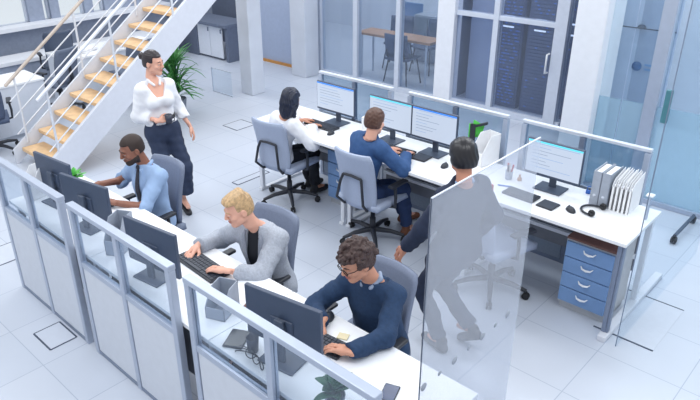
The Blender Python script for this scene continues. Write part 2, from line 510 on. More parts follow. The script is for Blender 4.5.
    for q in (-1, 1):
        e = MB(); c = hp((q * .031, .0815, .003))
        e.lathe([(.0001, -.0125)] + [(.0125 * math.cos(t), .0125 * math.sin(t)) for t in np.linspace(-1.4, 1.4, 9)] + [(.0001, .0125)], (0, 0, 0), 14)
        e.v = [tuple(HM @ (np.array(p, np.float32) * s) + c) for p in e.v]
        eo = e.build('eye', M_['eye_white'], root)
        i = MB(); i.lathe([(.0001, .0115), (.006, .0118), (.0058, .0128), (.0001, .0132)], (0, 0, 0), 12, axis='y')
        i.v = [tuple(HM @ (np.array(p, np.float32) * s) + c) for p in i.v]
        i.build('iris', M_['iris'], eo)
        ld = MB(); ld.lathe([(.0139 * math.cos(t), .0139 * math.sin(t)) for t in np.linspace(-.12, 1.5, 8)], (0, 0, 0), 14)
        ld.v = [tuple(HM @ (np.array(p, np.float32) * s) + c) for p in ld.v]
        ld.build('eyelid', skin, eo)
        br = MB(); br.tube([hp((q * .014, .0925, .021)), hp((q * .03, .0905, .027)), hp((q * .049, .077, .022))], [.0032 * s, .004 * s, .002 * s], 6)
        br.build('eyebrow', hair['mat'], root)
    lp = MB()
    for zz, yy in ((-.058, .0985), (-.068, .0965)):
        lp.tube([hp((-.022, yy - .011, zz + .002)), hp((-.010, yy, zz)), hp((0, yy + .001, zz)), hp((.010, yy, zz)), hp((.022, yy - .011, zz + .002))], [.001, .0036 * s, .004 * s, .0036 * s, .001], 6)
    lp.build('lips', M_['lips'] if not wear.get('dark_lips') else M_['lips_dark'], root)
    # ---- hair
    hb = MB(); from_surf(hb, hair['f'], hair.get('lo', (-.13, -.16, -.16)), hair.get('hi', (.13, .14, .18)), hair.get('res', .0055), hx)
    hb.build('hair', hair['mat'], root)
    if hair.get('beard'):
        b = MB(); hs = head_sdf(0)
        def bf(P):
            d = hs(P) - .0018
            d = smax(d, P[:, 2] + .044 + .35 * np.maximum(P[:, 1] - .02, 0), .006)
            d = np.maximum(d, -(P[:, 2] + .122)); d = np.maximum(d, -(P[:, 1] + .015))
            d = smax(d, -ell(P, (0, .10, -.063), (.026, .03, .0095)), .004)
            d = smax(d, -ell(P, (0, .105, -.02), (.03, .04, .022)), .004)
            return d
        from_surf(b, bf, (-.1, -.05, -.14), (.1, .14, 0), .0058, hx); b.build('beard', hair['mat'], root)
    if wear.get('glasses'):
        g = MB()
        for q in (-1, 1):
            ring = [hp((q * .032 + .025 * math.cos(t), .104, .001 + .019 * math.sin(t))) for t in np.linspace(0, 2 * PI, 17)]
            g.tube(ring, .0024, 6)
            g.tube([hp((q * .056, .102, .006)), hp((q * .076, .06, .006)), hp((q * .080, -.01, .004))], .0022, 6)
        g.tube([hp((-.008, .106, .004)), hp((.008, .106, .004))], .002, 6)
        g.build('glasses', M_['black_gloss'], root)
    # ---- clothes
    for it in wear['items']:
        kind, m = it['kind'], it['mat']
        mb = MB()
        if kind == 'top':
            e = it.get('e', .010); cuff = it.get('cuff', .93); wr = it.get('wr', .006) * .42; sl = it.get('loose', .004)
            hem = it.get('hem', -.10); vn = it.get('vneck'); op = it.get('open')
            def tf(P):
                d = torso(P, e)
                if it.get('sleeves', True):
                    for q in ('R', 'L'):
                        a = armf(P, q, e + sl, cuff, e + sl + it.get('flare', 0))
                        if wr: a = a + wob(P, wr * .6, .05, 5)
                        d = smin(d, cut_end(P, a, A[q][1], A[q][2], cuff), .035)
                if it.get('skirted'):
                    for q in ('R', 'L'):
                        d = smin(d, cap(P, G[q][0], G[q][0] + (G[q][1] - G[q][0]) * .25, .098 * s + e, .09 * s + e), .04)
                d = smin(d, cap(P, nb - up * .03, nb + up * .015, .062 * s + e, .056 * s + e), .03)
                if wr: d = d + wob(P, wr, .11, 3)
                h = (P - pv) @ up
                d = np.maximum(d, -(h - hem))
                d = np.maximum(d, np.minimum(((P - nb) @ (up * .93 - ft * .36)) - it.get('neck', .020), (.105 * s) - np.linalg.norm(P - nb - up * .03, axis=1)))
                x = np.abs((P - nb) @ rs); z = -((P - nb) @ up); fr = ((P - (nb + pv) / 2) @ ft)
                if vn: d = np.where(fr > .0, smax(d, np.minimum(.035 + (vn - z) * .45 - x, (vn - z)), .004), d)
                if op: d = np.where(((P - (pv + (nb - pv) * np.clip(((P - pv) @ (nb - pv)) / ((nb - pv) @ (nb - pv)), 0, 1)[:, None])) @ ft) > .02, smax(d, np.minimum(op[0] + op[1] * z - x, 1), .006), d)
                return d
            from_surf(mb, tf, lo, hi, .0095)
        elif kind == 'trousers':
            e = it.get('e', .008); hem = it.get('hem', .93); fl = it.get('flare', .012)
            def lf(P):
                d = cap(P, pv - rt * .07 * s, pv + rt * .07 * s, .098 + e, .098 + e)
                d = smin(d, cap(P, pv, pv + (wa - pv) * it.get('rise', .55), .150 * s * (1 - .06 * fem) + e, .142 * s * (1 - .1 * fem) + e, fw, .72), .05)
                for q in ('R', 'L'):
                    l = leg(P, q, e, hem, e + fl)
                    l = l + wob(P, .005, .09, 9)
                    d = smin(d, cut_end(P, l, G[q][1], G[q][2], hem), .03)
                d = np.maximum(d, ((P - pv) @ up) - np.linalg.norm(wa - pv) * it.get('rise', .55) - .02)
                return d
            from_surf(mb, lf, lo, hi, .0105)
        elif kind == 'shoes':
            for q, k in (('R', 1), ('L', -1)):
                Hp, K, An = G[q]
                d0 = legs[q].get('toe'); tdir = np.array([math.cos(d0), math.sin(d0), 0], np.float32) if d0 is not None else fw
                zf = An[2] - .085 * s; tilt = legs[q].get('pitch', 0)
                td = tdir * math.cos(tilt) - V(0, 0, math.sin(tilt)); tu = tdir * math.sin(tilt) + V(0, 0, math.cos(tilt))
                hc = An - tu * .055 * s - td * .035 * s; tc = An + td * .155 * s - tu * .058 * s
                heel = it.get('heel', 0)
                def sf(P):
                    d = cap(P, hc, tc, .036 * s, .032 * s)
                    d = smin(d, cap(P, tc - td * .09 * s, tc + td * .02 * s, .038 * s, .026 * s), .02)
                    if not heel: d = smin(d, cap(P, An - td * .01, An - tu * .04, .043 * s, .04 * s), .02)
                    d = smax(d, -((P - An) @ tu) - (.083 * s), .006)
                    if heel:
                        d = smax(d, (P - An) @ tu + .03 * s - .06 * np.maximum(((P - An) @ td) * -1, 0), .006)
                        d = smin(d, cap(P, hc - tu * .02, hc - tu * .09, .014, .007), .01)
                    return d
                sb = MB(); from_surf(sb, sf, np.minimum(hc, tc) - .12, np.maximum(hc, tc) + .12, .007)
                sb.build('shoe', m, root)
            continue
        elif kind == 'tie':
            # follows the front of the chest
            pts_ = []
            for t in np.linspace(0, 1, 9):
                c0 = nb + (wa - nb) * t * .95
                lo_, hi_ = 0.0, .3
                for _ in range(24):
                    mid = (lo_ + hi_) / 2
                    if torso((c0 + ft * mid)[None, :], .016)[0] < 0: lo_ = mid
                    else: hi_ = mid
                pts_.append(c0 + ft * (hi_ + .004))
            w = [.014, .016, .02, .023, .026, .029, .032, .034, .006]
            rows = [[p + rs * x * ww * s for x in (-1, -.5, 0, .5, 1)] for p, ww in zip(pts_, w)]
            mb.grid(rows, .006)
            kn = MB(); kn.box(tuple(pts_[0] + V(0, 0, .012)), (.03, .022, .034), (0, 0, face + turn - PI / 2), .008)
            t_ = mb.build('tie', m, root); kn.build('tie_knot', m, t_)
            continue
        elif kind == 'collar':
            for k in (-1, 1):
                cmb = MB()
                def cf(P):
                    d = cap(P, nb - ft * .05 * s + up * .035 + rs * k * .03 * s, nb + rs * k * .062 * s + up * .030, .012, .013)
                    d = smin(d, cap(P, nb + rs * k * .062 * s + up * .030, nb + ft * .075 * s + rs * k * .030 * s - up * .005, .013, .012), .01)
                    return d if it.get('round') else smin(d, cap(P, nb + ft * .075 * s + rs * k * .030 * s - up * .005, nb + ft * .085 * s + rs * k * .05 * s - up * .045, .012, .005), .01)
                from_surf(cmb, cf, nb - .16, nb + .16, .006); cmb.build('collar', m, root)
            continue
        elif kind == 'lapels':
            for k in (-1, 1):
                prs = []
                for t in np.linspace(0, 1, 8):
                    z = .0 + t * .30 * s
                    x = (.062 - .02 * t) * s
                    c0 = nb - up * z + rs * k * x
                    lo_, hi_ = -.02, .3
                    for _ in range(24):
                        mid = (lo_ + hi_) / 2
                        if torso((c0 + ft * mid)[None, :], .03)[0] < 0: lo_ = mid
                        else: hi_ = mid
                    prs.append((c0 + ft * (hi_ + .004), .012 + .03 * math.sin(min(1, t * 1.5) * PI) * (1 - t * .5)))
                lb = MB(); lb.grid([[p + rs * k * (w * u) - ft * (abs(u) * w * .35) for u in (0, .5, 1)] for p, w in prs], .006)
                lb.build('lapel', m, root)
            continue
        elif kind == 'patch':
            S = A[it['side']][0]; k = 1 if it['side'] == 'R' else -1
            pp = S + (A[it['side']][1] - S) * .18
            mb.box(tuple(pp + rs * k * (.056 * s + .022)), (.012, .05, .07), (0, 0, face + turn - PI / 2), .004)
        elif kind == 'belt':
            c0 = pv + up * it.get('h', .12)
            ring = []
            for t in np.linspace(0, 2 * PI, 29)[:-1]:
                dr = rt * math.cos(t) + fw * math.sin(t); lo_, hi_ = 0, .4
                for _ in range(20):
                    mid = (lo_ + hi_) / 2
                    if torso((c0 + dr * mid)[None, :], .017)[0] < 0: lo_ = mid
                    else: hi_ = mid
                ring.append(c0 + dr * hi_)
            rows = [[p + up * z for p in ring + [ring[0]]] for z in (-.018, .018)]
            mb.grid(rows, .006)
        mb.build(it['name'], m, root)
    return root

# ---- hair styles, in head coordinates (unit head, y to the front)
def shell(P, e): return smin(ell(P, (0, -.014, .034), (.073 + e, .094 + e, .084 + e)), ell(P, (0, -.03, -.02), (.068 + e, .070 + e, .07)), .03)
def keepback(P, d, hl=.052, side=-.04):
    """leave the face and ears free"""
    d = smax(d, np.minimum(hl - P[:, 2] + .25 * np.maximum(0, .05 - P[:, 1]) * 0, P[:, 1] - .030), .010)
    d = smax(d, np.minimum(.006 - P[:, 2], P[:, 1] + .012), .010)
    d = smax(d, side - P[:, 2] - .0, .012)
    return d
def hair_short(e, hl=.055, w=.0016, wl=.03, side=-.06):
    return lambda P: keepback(P, shell(P, e) + wob(P, w, wl, 2), hl, side)
def hair_swept(P):
    d = shell(P, .004)
    d = smin(d, cap(P, (.0, .070, .092), (.0, -.05, .122), .022, .022), .03)
    d = smin(d, cap(P, (-.036, .058, .084), (-.03, -.05, .108), .020, .020), .03)
    d = smin(d, cap(P, (.036, .058, .084), (.03, -.05, .108), .020, .020), .03)
    d = d + .0018 * np.sin(P[:, 0] * 240 + 3 * np.sin(P[:, 1] * 12))
    return keepback(P, d, .068, -.055)
_rs = np.random.RandomState(5)
_cl = []
while len(_cl) < 260:
    q = _rs.normal(size=3); q /= np.linalg.norm(q)
    p = np.array([q[0] * .086, q[1] * .106 - .012, q[2] * .096 + .036])
    if p[2] < -.06 or (p[1] > .035 and p[2] < .058) or (p[1] > -.02 and p[2] < .0): continue
    _cl.append((p + _rs.normal(size=3) * .007, _rs.uniform(.009, .018)))
def hair_curly(P):
    d = keepback(P, shell(P, .014), .058, -.055)
    for p, r in _cl: d = smin(d, np.linalg.norm(P - p.astype(np.float32), axis=1) - r, .005)
    return d + wob(P, .0025, .018, 7)
def hair_long(P):
    d = shell(P, .018)
    d = smin(d, ell(P, (0, -.045, -.075), (.088, .062, .125)), .04)
    d = smin(d, cap(P, (-.07, .0, .0), (-.075, -.01, -.15), .03, .024), .03)
    d = smin(d, cap(P, (.07, .0, .0), (.075, -.01, -.15), .03, .024), .03)
    d = d + .003 * np.sin(P[:, 0] * 330 + 4 * np.sin(P[:, 2] * 24)) + wob(P, .003, .05, 6)
    return smax(d, np.minimum(.05 - P[:, 2], P[:, 1] - .026), .012)
def hair_bun(P):
    d = keepback(P, shell(P, .008) + .0012 * np.sin(P[:, 2] * 300), .062, -.05)
    return smin(d, ell(P, (0, -.125, .045), (.036, .032, .036)) + wob(P, .003, .02, 3), .012)
def hair_bowl(P):
    d = shell(P, .019)
    d = smin(d, ell(P, (0, .045, .075), (.066, .05, .035)), .03)
    d = smin(d, ell(P, (0, -.06, -.01), (.076, .058, .085)), .03) + .0015 * np.sin(P[:, 0] * 200 + 3 * np.sin(P[:, 2] * 30))
    return keepback(P, d, .045, -.068)
# ------------------------------------------------------------------ the setting
def sbox(name, boxes, m, b=0.0):
    mb = MB()
    for lo, hi in boxes: mb.b2(lo, hi, b)
    return struct(mb.build(name, m))
sbox('floor', [((-14, -2, -.1), (3, 13, 0))], M_['floor'])
# columns
sbox('column', [((-7.82, 6.26, 0), (-7.56, 6.52, 3.2))], M_['column_grey'], .01)
sbox('column', [((-7.98, 7.50, 0), (-7.64, 7.82, 3.2))], M_['column_grey'], .01)
sbox('column', [((-2.72, 6.36, 0), (-2.42, 6.80, 3.2))], M_['column_white'], .01)
# blue grey back panel between the two columns, with an orange skirting strip
sbox('wall_back', [((-9.4, 7.85, 0), (-7.72, 7.95, 3.2))], M_['wall_slate'])
sbox('baseboard_back', [((-9.35, 7.82, 0.0), (-7.98, 7.85, .045))], M_['orange_strip'])
sbox('wall_far', [((-12.5, 11.2, 0), (-5.2, 11.3, 3.2)), ((-5.3, 9.9, 0), (-5.2, 11.2, 3.2))], M_['wall_white'])
sbox('wall_behind_counter', [((-12.5, 8.35, 0), (-9.4, 8.45, 3.2))], M_['wall_dark'])
# left window wall: sill, parapet, piers, panes
sbox('wall_left', [((-11.4, 2.0, 0), (-11.2, 8.35, .86))] + [((-11.4, a, .86), (-11.2, b, 3.0)) for a, b in ((2.0, 3.0), (3.95, 4.08), (4.60, 4.86), (4.98, 5.14), (5.60, 5.76), (5.98, 8.35))], M_['wall_grey'])
sbox('windowsill_left', [((-11.22, 2.0, .86), (-10.95, 7.2, .93))], M_['column_white'], .006)
for i, (a, b) in enumerate(((3.0, 3.95), (4.08, 4.60), (4.86, 4.98), (5.14, 5.60), (5.76, 5.98))):
    w = MB(); w.b2((-11.32, a, .90), (-11.30, b, 3.0)); w = struct(w.build('window_%d' % (i + 1), M_['glass_clear']))
    f = MB()
    for y in (a, b - .025): f.b2((-11.34, y, .9), (-11.27, y + .025, 3.0))
    f.b2((-11.34, a, .9), (-11.27, b, .93)); f.build('window_frame', M_['alu_light'], w)
# glass wall of the meeting room and the server room, behind the desks
def pane_wall(name, mems, panes, gm):
    r = sbox(name, mems, M_['alu_light'], .004)
    for lo, hi in panes:
        g = MB(); g.b2(lo, hi); g.build('glass_pane', gm, r)
    return r
ys, ye = 7.90, 8.00
pane_wall('wall_meeting_room', [((-7.72, ys, 0), (-5.34, ye, .07))] + [((x, ys - .008, 0), (x + w, ye + .008, 3.1)) for x, w in ((-7.72, .06), (-6.95, .09), (-6.10, .08))],
          [((-7.66, 7.94, .07), (-6.95, 7.95, 3.1)), ((-6.86, 7.94, .07), (-6.10, 7.95, 3.1)), ((-6.02, 7.94, .07), (-5.34, 7.95, 3.1))], M_['glass'])
sbox('column', [((-5.34, 7.86, 0), (-5.06, 8.06, 3.1))], M_['column_white'], .008)
pane_wall('wall_server_room', [((-5.06, ys, 0), (-3.40, ye, .09)), ((-5.06, ys, 1.28), (-4.48, ye, 1.34)), ((-4.40, ys, 1.28), (-3.62, ye, 1.34)), ((-4.48, ys - .008, 0), (-4.40, ye + .008, 3.1))],
          [((-5.06, 7.94, .09), (-4.48, 7.95, 1.28)), ((-5.06, 7.94, 1.34), (-4.48, 7.95, 3.1)), ((-4.40, 7.94, .09), (-3.62, 7.95, 1.28)), ((-4.40, 7.94, 1.34), (-3.62, 7.95, 3.1)), ((-3.46, 7.94, .0), (-2.87, 7.95, 3.1))], M_['glass_room'])
d = MB(); d.b2((-3.62, 7.88, 0), (-3.46, 8.02, 3.1), .006); d = struct(d.build('door_1', M_['alu_light']))
h = MB(); h.tube([(-3.64, 7.88, .72), (-3.64, 7.82, .72), (-3.64, 7.82, .96), (-3.64, 7.88, .96)], .013, 8); h.build('door_handle', M_['handle_white'], d)
sbox('wall_server_back', [((-5.2, 9.8, 0), (-2.8, 9.9, 3.2)), ((-2.86, 6.9, 0), (-2.80, 9.8, 3.2)), ((-5.25, 8.02, 0), (-5.2, 9.9, 3.2))], M_['wall_dark'])
# frosted glass room on the right
r = sbox('wall_right_room', [((-2.42, 6.47, 0), (.2, 6.53, .05)), ((-1.98, 6.46, .05), (-1.86, 6.54, 3.1))], M_['alu'], .004)
for a, b in ((-2.42, -2.20), (-2.19, -1.98), (-1.86, .2)):
    g = MB(); g.b2((a, 6.495, .05), (b, 6.505, .99)); g.build('frosted_pane', M_['glass_frost'], r)
    g = MB(); g.b2((a, 6.495, .99), (b, 6.505, 3.1)); g.build('clear_pane', M_['glass_teal'], r)
hn = MB(); hn.b2((-1.80, 6.44, .86), (-1.74, 6.48, 1.18), .008); hn.build('door_handle', M_['teal'], r)
w = sbox('wall_right_panel', [((-2.80, 7.30, 0), (-2.42, 7.36, 3.1))], M_['wall_blue'])
sbox('wall_right_slate', [((-2.42, 7.30, 0), (-2.06, 7.36, 3.1))], M_['wall_slate'])
sbox('trim_1', [((-2.80, 7.292, 1.525), (-2.06, 7.30, 1.535))], M_['seam'])
sbox('wall_room_end', [((-2.80, 8.9, 0), (.9, 9.0, 3.1))], M_['wall_white'])
# added fill lights out of the frame above, brightening the hall and rooms behind
for i, (x, y) in enumerate(((-6.5, 1.5), (-6.5, 4.5), (-3.0, 1.0), (-3.0, 5.5), (0.2, 3.0), (-9.0, 6.0), (-1.5, 8.2), (-3.9, 8.6), (-7.2, 10.0))):
    l = bpy.data.lights.new('overhead_fill', 'AREA'); l.shape = 'RECTANGLE'; l.size = 2.6; l.size_y = .8
    l.energy = LAMP * (2.5 if i == 6 else 1); l.color = (.95, .975, 1.0)
    o = bpy.data.objects.new('overhead_fill', l); C.objects.link(o); o.location = (x, y, 4.6)
# ------------------------------------------------------------------ furniture
DZ = .79
def desk(label, x0, x1, y0, y1, front, group, ends=(0, 0)):
    """bench desk; front = +1 when the sitter is at high y"""
    cx = (x0 + x1) / 2
    t = thing('desk', label, 'desk', (cx, (y0 + y1) / 2, 0), 0, group)
    ox, oy = cx, (y0 + y1) / 2
    hw, hd = (x1 - x0) / 2 - .002, (y1 - y0) / 2
    m = MB(); m.b2((-hw, -hd, DZ - .028), (hw, hd, DZ), .004); m.build('worktop', M_['worktop'], t)
    for sx in (-1, 1):
        w = 0.0
        L = MB()
        for yy in (-hd + .06, hd - .06):
            L.b2((sx * (hw - .04) - .02, yy - .02, .03), (sx * (hw - .04) + .02, yy + .02, DZ - .028), .003)
        L.b2((sx * (hw - .04) - .025, -hd + .02, 0), (sx * (hw - .04) + .025, hd - .02, .03), .004)
        L.build('leg_frame', M_['desk_white'], t)
    m = MB(); by = -front * (hd - .10)
    m.b2((-hw + .08, by - .009, .30), (hw - .08, by + .009, DZ - .03)); m.build('modesty_panel', M_['modesty'], t)
    m = MB(); m.b2((-hw + .07, by + front * .03 - .015, .42), (hw - .07, by + front * .03 + .015, .45)); m.build('cross_rail', M_['desk_white'], t)
    return t
gL, gR = 'desks of the near bench', 'desks of the far bench'
desk('white desk of the near bench where the man in blue shirt sits', -4.95, -3.68, 1.58, 2.21, 1, gL)
desk('white desk in the middle of the near bench, where the man in grey blazer types', -3.68, -2.41, 1.58, 2.21, 1, gL)
desk('white desk at the near end of the near bench, where the curly-haired man sits', -2.41, -1.14, 1.58, 2.21, 1, gL)
desk('white desk of the far bench where the woman in white blouse sits', -4.95, -3.70, 4.07, 4.72, -1, gR)
desk('white desk in the middle of the far bench, with two lit monitors side by side', -3.70, -2.44, 4.07, 4.72, -1, gR)
dr = desk('white desk of the far bench carrying the headphones and ring binders', -2.44, -1.17, 4.07, 4.72, -1, gR)
m = MB()   # end foot bar running on past the desk
m.b2((.575, -.36, 0), (.635, .78, .045), .006)
m.build('foot_bar', M_['stair_white'], dr)
m = MB(); m.b2((.575, -.30, .045), (.605, -.25, DZ - .03), .004); m.b2((.605, -.295, .045), (.622, -.255, DZ - .03), .004); m.build('end_post', M_['alu_dark'], dr)

def partition(label, x0, x1, y, top, group, rail, panel, inner, gm, rt_=1.0):
    cx = (x0 + x1) / 2; hw = (x1 - x0) / 2
    t = thing('partition', label, 'partition', (cx, y, 0), 0, group)
    m = MB(); m.b2((-hw, -.026 * rt_, top - .035 * rt_), (hw, .026 * rt_, top), .005); m.build('top_rail', rail, t)
    for x in (-hw + .022, 0, hw - .022):
        m = MB(); m.b2((x - .022, -.022, 0.0), (x + .022, .022, top - .035), .004); m.build('post', M_['alu'] if x else inner, t)
    m = MB(); m.b2((-hw + .04, -.018, .715), (hw - .04, .018, .755), .003); m.build('mid_rail', M_['alu'], t)
    m = MB(); m.b2((-hw + .04, -.018, .0), (hw - .04, .018, .035), .003); m.build('bottom_rail', M_['alu_dark'], t)
    for a, b in ((-hw + .044, -.022), (.022, hw - .044)):
        m = MB(); m.b2((a, -.004, .755), (b, .004, top - .035)); m.build('glass_pane', gm, t)
        m = MB(); m.b2((a + .006, -.016, .035), (b - .006, .016, .715), .004); m.build('lower_panel', panel, t)
    return t
gp = 'partitions of the near bench'
for x0, x1, l in ((-4.98, -3.87, 'grey framed partition at the far left end of the near bench, white lower panels'),
                  (-3.76, -2.63, 'middle grey framed partition of the near bench, behind the gap between two dark monitors'),
                  (-2.50, -1.22, 'nearest grey framed partition, by the curly-haired man\'s monitor')):
    partition(l, x0, x1, 1.55, 1.18, gp, M_['alu'], M_['panel_grey'], M_['alu'], M_['glass_partition'])
gp = 'partitions of the far bench'
for x0, x1, l in ((-4.74, -3.76, 'white framed glass partition at the left end of the far bench, behind the woman\'s monitor'),
                  (-3.57, -2.52, 'white framed glass partition in the middle of the far bench, behind two lit monitors'),
                  (-2.39, -1.36, 'white framed glass partition at the right end of the far bench, behind ring binders')):
    partition(l, x0, x1, 4.86, 1.18, gp, M_['alu_light'], M_['panel_fabric'], M_['alu_dark'], M_['glass_smoke'], .75)

def monitor(label, x, y, rz, w=.47, h=.285, bot=.885, front=1, bar='ui_blue', tilt=0.0, group=None, seed=0):
    """screen faces local +y"""
    t = thing('monitor', label, 'monitor', (x, y, DZ), rz, group)
    z0 = bot - DZ; R = (tilt, 0, 0); pv = (0, 0, z0 + h / 2)
    m = MB(); m.box((0, 0, z0 + h / 2), (w, .026, h), R, .006, pivot=pv)
    m.box((0, -.015, z0 + h * .40), (w * .30, .012, h * .36), R, .008, pivot=pv); m.build('housing', M_['mon_back'], t)
    m = MB(); m.box((0, .0138, z0 + h / 2 + .006), (w - .016, .002, h - .030), R, pivot=pv)
    iw, ih = w - .016, h - .030; zc = z0 + h / 2 + .006
    rs = random.Random(seed)
    m.box((0, .0150, zc + ih / 2 - .007), (iw, .001, .014), R, mi=1, pivot=pv)
    m.box((-.02, .0150, zc + ih / 2 - .022), (iw * .8, .001, .004), R, mi=2, pivot=pv)
    for k in range(7):
        ln = rs.uniform(.1, .32); zz = zc + ih / 2 - .05 - k * .027
        m.box((iw / 2 - .04 - ln / 2, .0150, zz), (ln, .001, .004), R, mi=3 if k % 3 else 2, pivot=pv)
    m.build('screen', [M_['screen'], M_[bar], M_['ui_pale'], M_['ui_line']], t)
    m = MB(); m.box((0, -.035, z0 + .10), (.055, .02, .20 + 2 * (z0 - .1)), (0, 0, 0), .005); m.tube([(0, -.035, z0 + h * .45), (0, -.015, z0 + h * .45)], .03, 12)
    m.b2((-.027, -.046, .01), (.027, -.026, z0 + h * .5), .004); m.build('stand_neck', M_['mon_stand'], t)
    m = MB(); m.box((0, -.01, .006), (.22, .17, .012), (0, 0, 0), .005); m.build('stand_base', M_['mon_stand'], t)
    return t
gm_ = 'dark monitors of the near bench'
monitor('dark monitor seen from behind at the far left of the near bench', -4.62, 1.84, math.radians(6), group=gm_, bot=.87, seed=1)
monitor('dark monitor seen from behind in front of the man in blue shirt', -4.06, 1.80, math.radians(10), w=.50, group=gm_, bot=.87, seed=2)
monitor('dark monitor seen from behind in front of the man in grey blazer', -3.16, 1.75, math.radians(8), w=.46, group=gm_, bot=.85, seed=3, h=.30)
monitor('dark monitor seen from behind in front of the curly-haired man', -2.00, 1.76, math.radians(10), w=.465, group=gm_, bot=.87, seed=4, h=.30)
gm_ = 'lit monitors of the far bench'
monitor('lit monitor on the far bench in front of the woman in white blouse', -4.23, 4.56, PI, w=.50, group=gm_, bot=.90, seed=5, h=.29, bar='ui_blue')
monitor('lit monitor on the far bench, left one of the two side by side', -3.52, 4.53, PI, w=.49, group=gm_, bot=.905, seed=6, h=.29, bar='ui_cyan')
monitor('lit monitor on the far bench, right one of the two side by side', -3.04, 4.53, PI, w=.47, group=gm_, bot=.905, seed=7, h=.29, bar='ui_blue')
monitor('lit monitor standing left of the ring binders on the far bench', -1.94, 4.53, PI, w=.45, group=gm_, bot=.885, seed=8, h=.29, bar='ui_cyan')

def chair(label, x, y, rz, cloth, group, mesh=True, backz=(.50, .95), s=1.0, arms=True, back_w=.42):
    """sitter looks towards local +y"""
    t = thing('office_chair', label, 'chair', (x, y, 0), rz, group)
    st = MB()
    rows = []
    for i in range(9):
        u = i / 8; yy = -.22 + .45 * u
        rows.append([(xx * .23 * (1 - .12 * max(0, u - .6)), yy, .435 - .035 * max(0, u - .7) ** 1.0 + .012 * abs(xx) ** 2) for xx in np.linspace(-1, 1, 9)])
    st.grid(rows, .05); st.build('seat', cloth, t)
    b = MB(); rows = []
    z0, z1 = backz
    for i in range(13):
        u = i / 12; z = z0 + (z1 - z0) * u
        wd = back_w / 2 * (1 - .10 * (2 * u - 1) ** 8 - .06 * (1 - u))
        yb = -.235 - .05 * (u - .3) ** 2 * 2 - .05 * u
        rows.append([(xx * wd, yb + .05 * xx * xx, z) for xx in np.linspace(-1, 1, 11)])
    b.grid(rows, .022 if mesh else .035); b.build('backrest', cloth, t)
    k = MB()
    if mesh:
        for sx in (-1, 1):
            k.tube([(sx * .05, -.05, .40), (sx * .13, -.24, .42), (sx * .15, -.315, .50), (sx * .12, -.30, .66), (sx * .10, -.285, .72)], .013, 8)
        k.tube([(-.10, -.285, .72), (0, -.30, .735), (.10, -.285, .72)], .012, 8)
    else:
        k.tube([(0, -.05, .40), (0, -.25, .42), (0, -.30, .50), (0, -.285, .72)], [.03, .03, .028, .02], 8)
    k.build('back_support', M_['black_plastic'], t)
    if arms:
        for sx in (-1, 1):
            a = MB(); a.tube([(sx * .17, -.02, .40), (sx * .265, -.02, .42), (sx * .275, -.03, .52), (sx * .265, -.03, .62)], .014, 8)
            ao = a.build('armrest', M_['black_plastic'], t)
            p = MB(); p.box((sx * .265, .01, .632), (.06, .22, .026), b=.01); p.build('arm_pad', M_['black_plastic'], ao)
    g = MB(); g.lathe([(.045, .30), (.045, .39), (.06, .40)], n=14); g.lathe([(.028, .09), (.028, .22), (.02, .22), (.02, .32)], n=12); g.build('gas_lift', M_['black_plastic'], t)
    for i in range(5):
        q = 2 * PI * i / 5 + .5
        c, s_ = math.cos(q), math.sin(q)
        l = MB(); l.tube([(.02 * c, .02 * s_, .105), (.17 * c, .17 * s_, .10), (.29 * c, .29 * s_, .072)], [.026, .021, .015], 8)
        lo = l.build('base_leg', M_['black_plastic'], t)
        w = MB()
        for o in (-.014, .014):
            cx, cy = .29 * c - s_ * o, .29 * s_ + c * o
            pr = [(.001, -.009), (.02, -.009), (.0285, -.005), (.0285, .005), (.02, .009), (.001, .009)]
            ww = MB(); ww.lathe(pr, n=14, axis='y')
            M = Matrix.Rotation(q, 3, 'Z')
            w.add([tuple(M @ Vector(p) + Vector((cx, cy, .0285))) for p in ww.v], ww.f, 0, True)
        w.tube([(.29 * c, .29 * s_, .03), (.29 * c, .29 * s_, .07)], .009, 8)
        w.build('caster', M_['rubber'], lo)
    t.scale = (s, s, s)
    return t
gc = 'office chairs of the near bench'; gf = 'office chairs of the far bench'
chair('grey office chair behind the man in blue shirt', -4.33, 2.38, PI + .06, M_['chair_cloth'], gc, False, (.46, .96))
chair('grey office chair behind the man in grey blazer', -3.00, 2.36, PI + .06, M_['chair_cloth'], gc, False, (.44, .96), back_w=.42)
chair('grey office chair behind the curly-haired man in navy sweater', -2.03, 2.36, PI + .02, M_['chair_cloth'], gc, False, (.44, .94), back_w=.42)
chair('light grey mesh office chair in which the woman in white blouse sits', -4.50, 4.14, .10, M_['chair_mesh'], gf, True, (.44, .95))
chair('light grey mesh office chair in which the man in blue blazer sits', -3.35, 4.09, .0, M_['chair_mesh'], gf, True, (.42, .95))
chair('empty light grey office chair behind the hazy glass screen', -2.13, 4.10, -.3, M_['chair_mesh'], gf, True, (.45, .90))

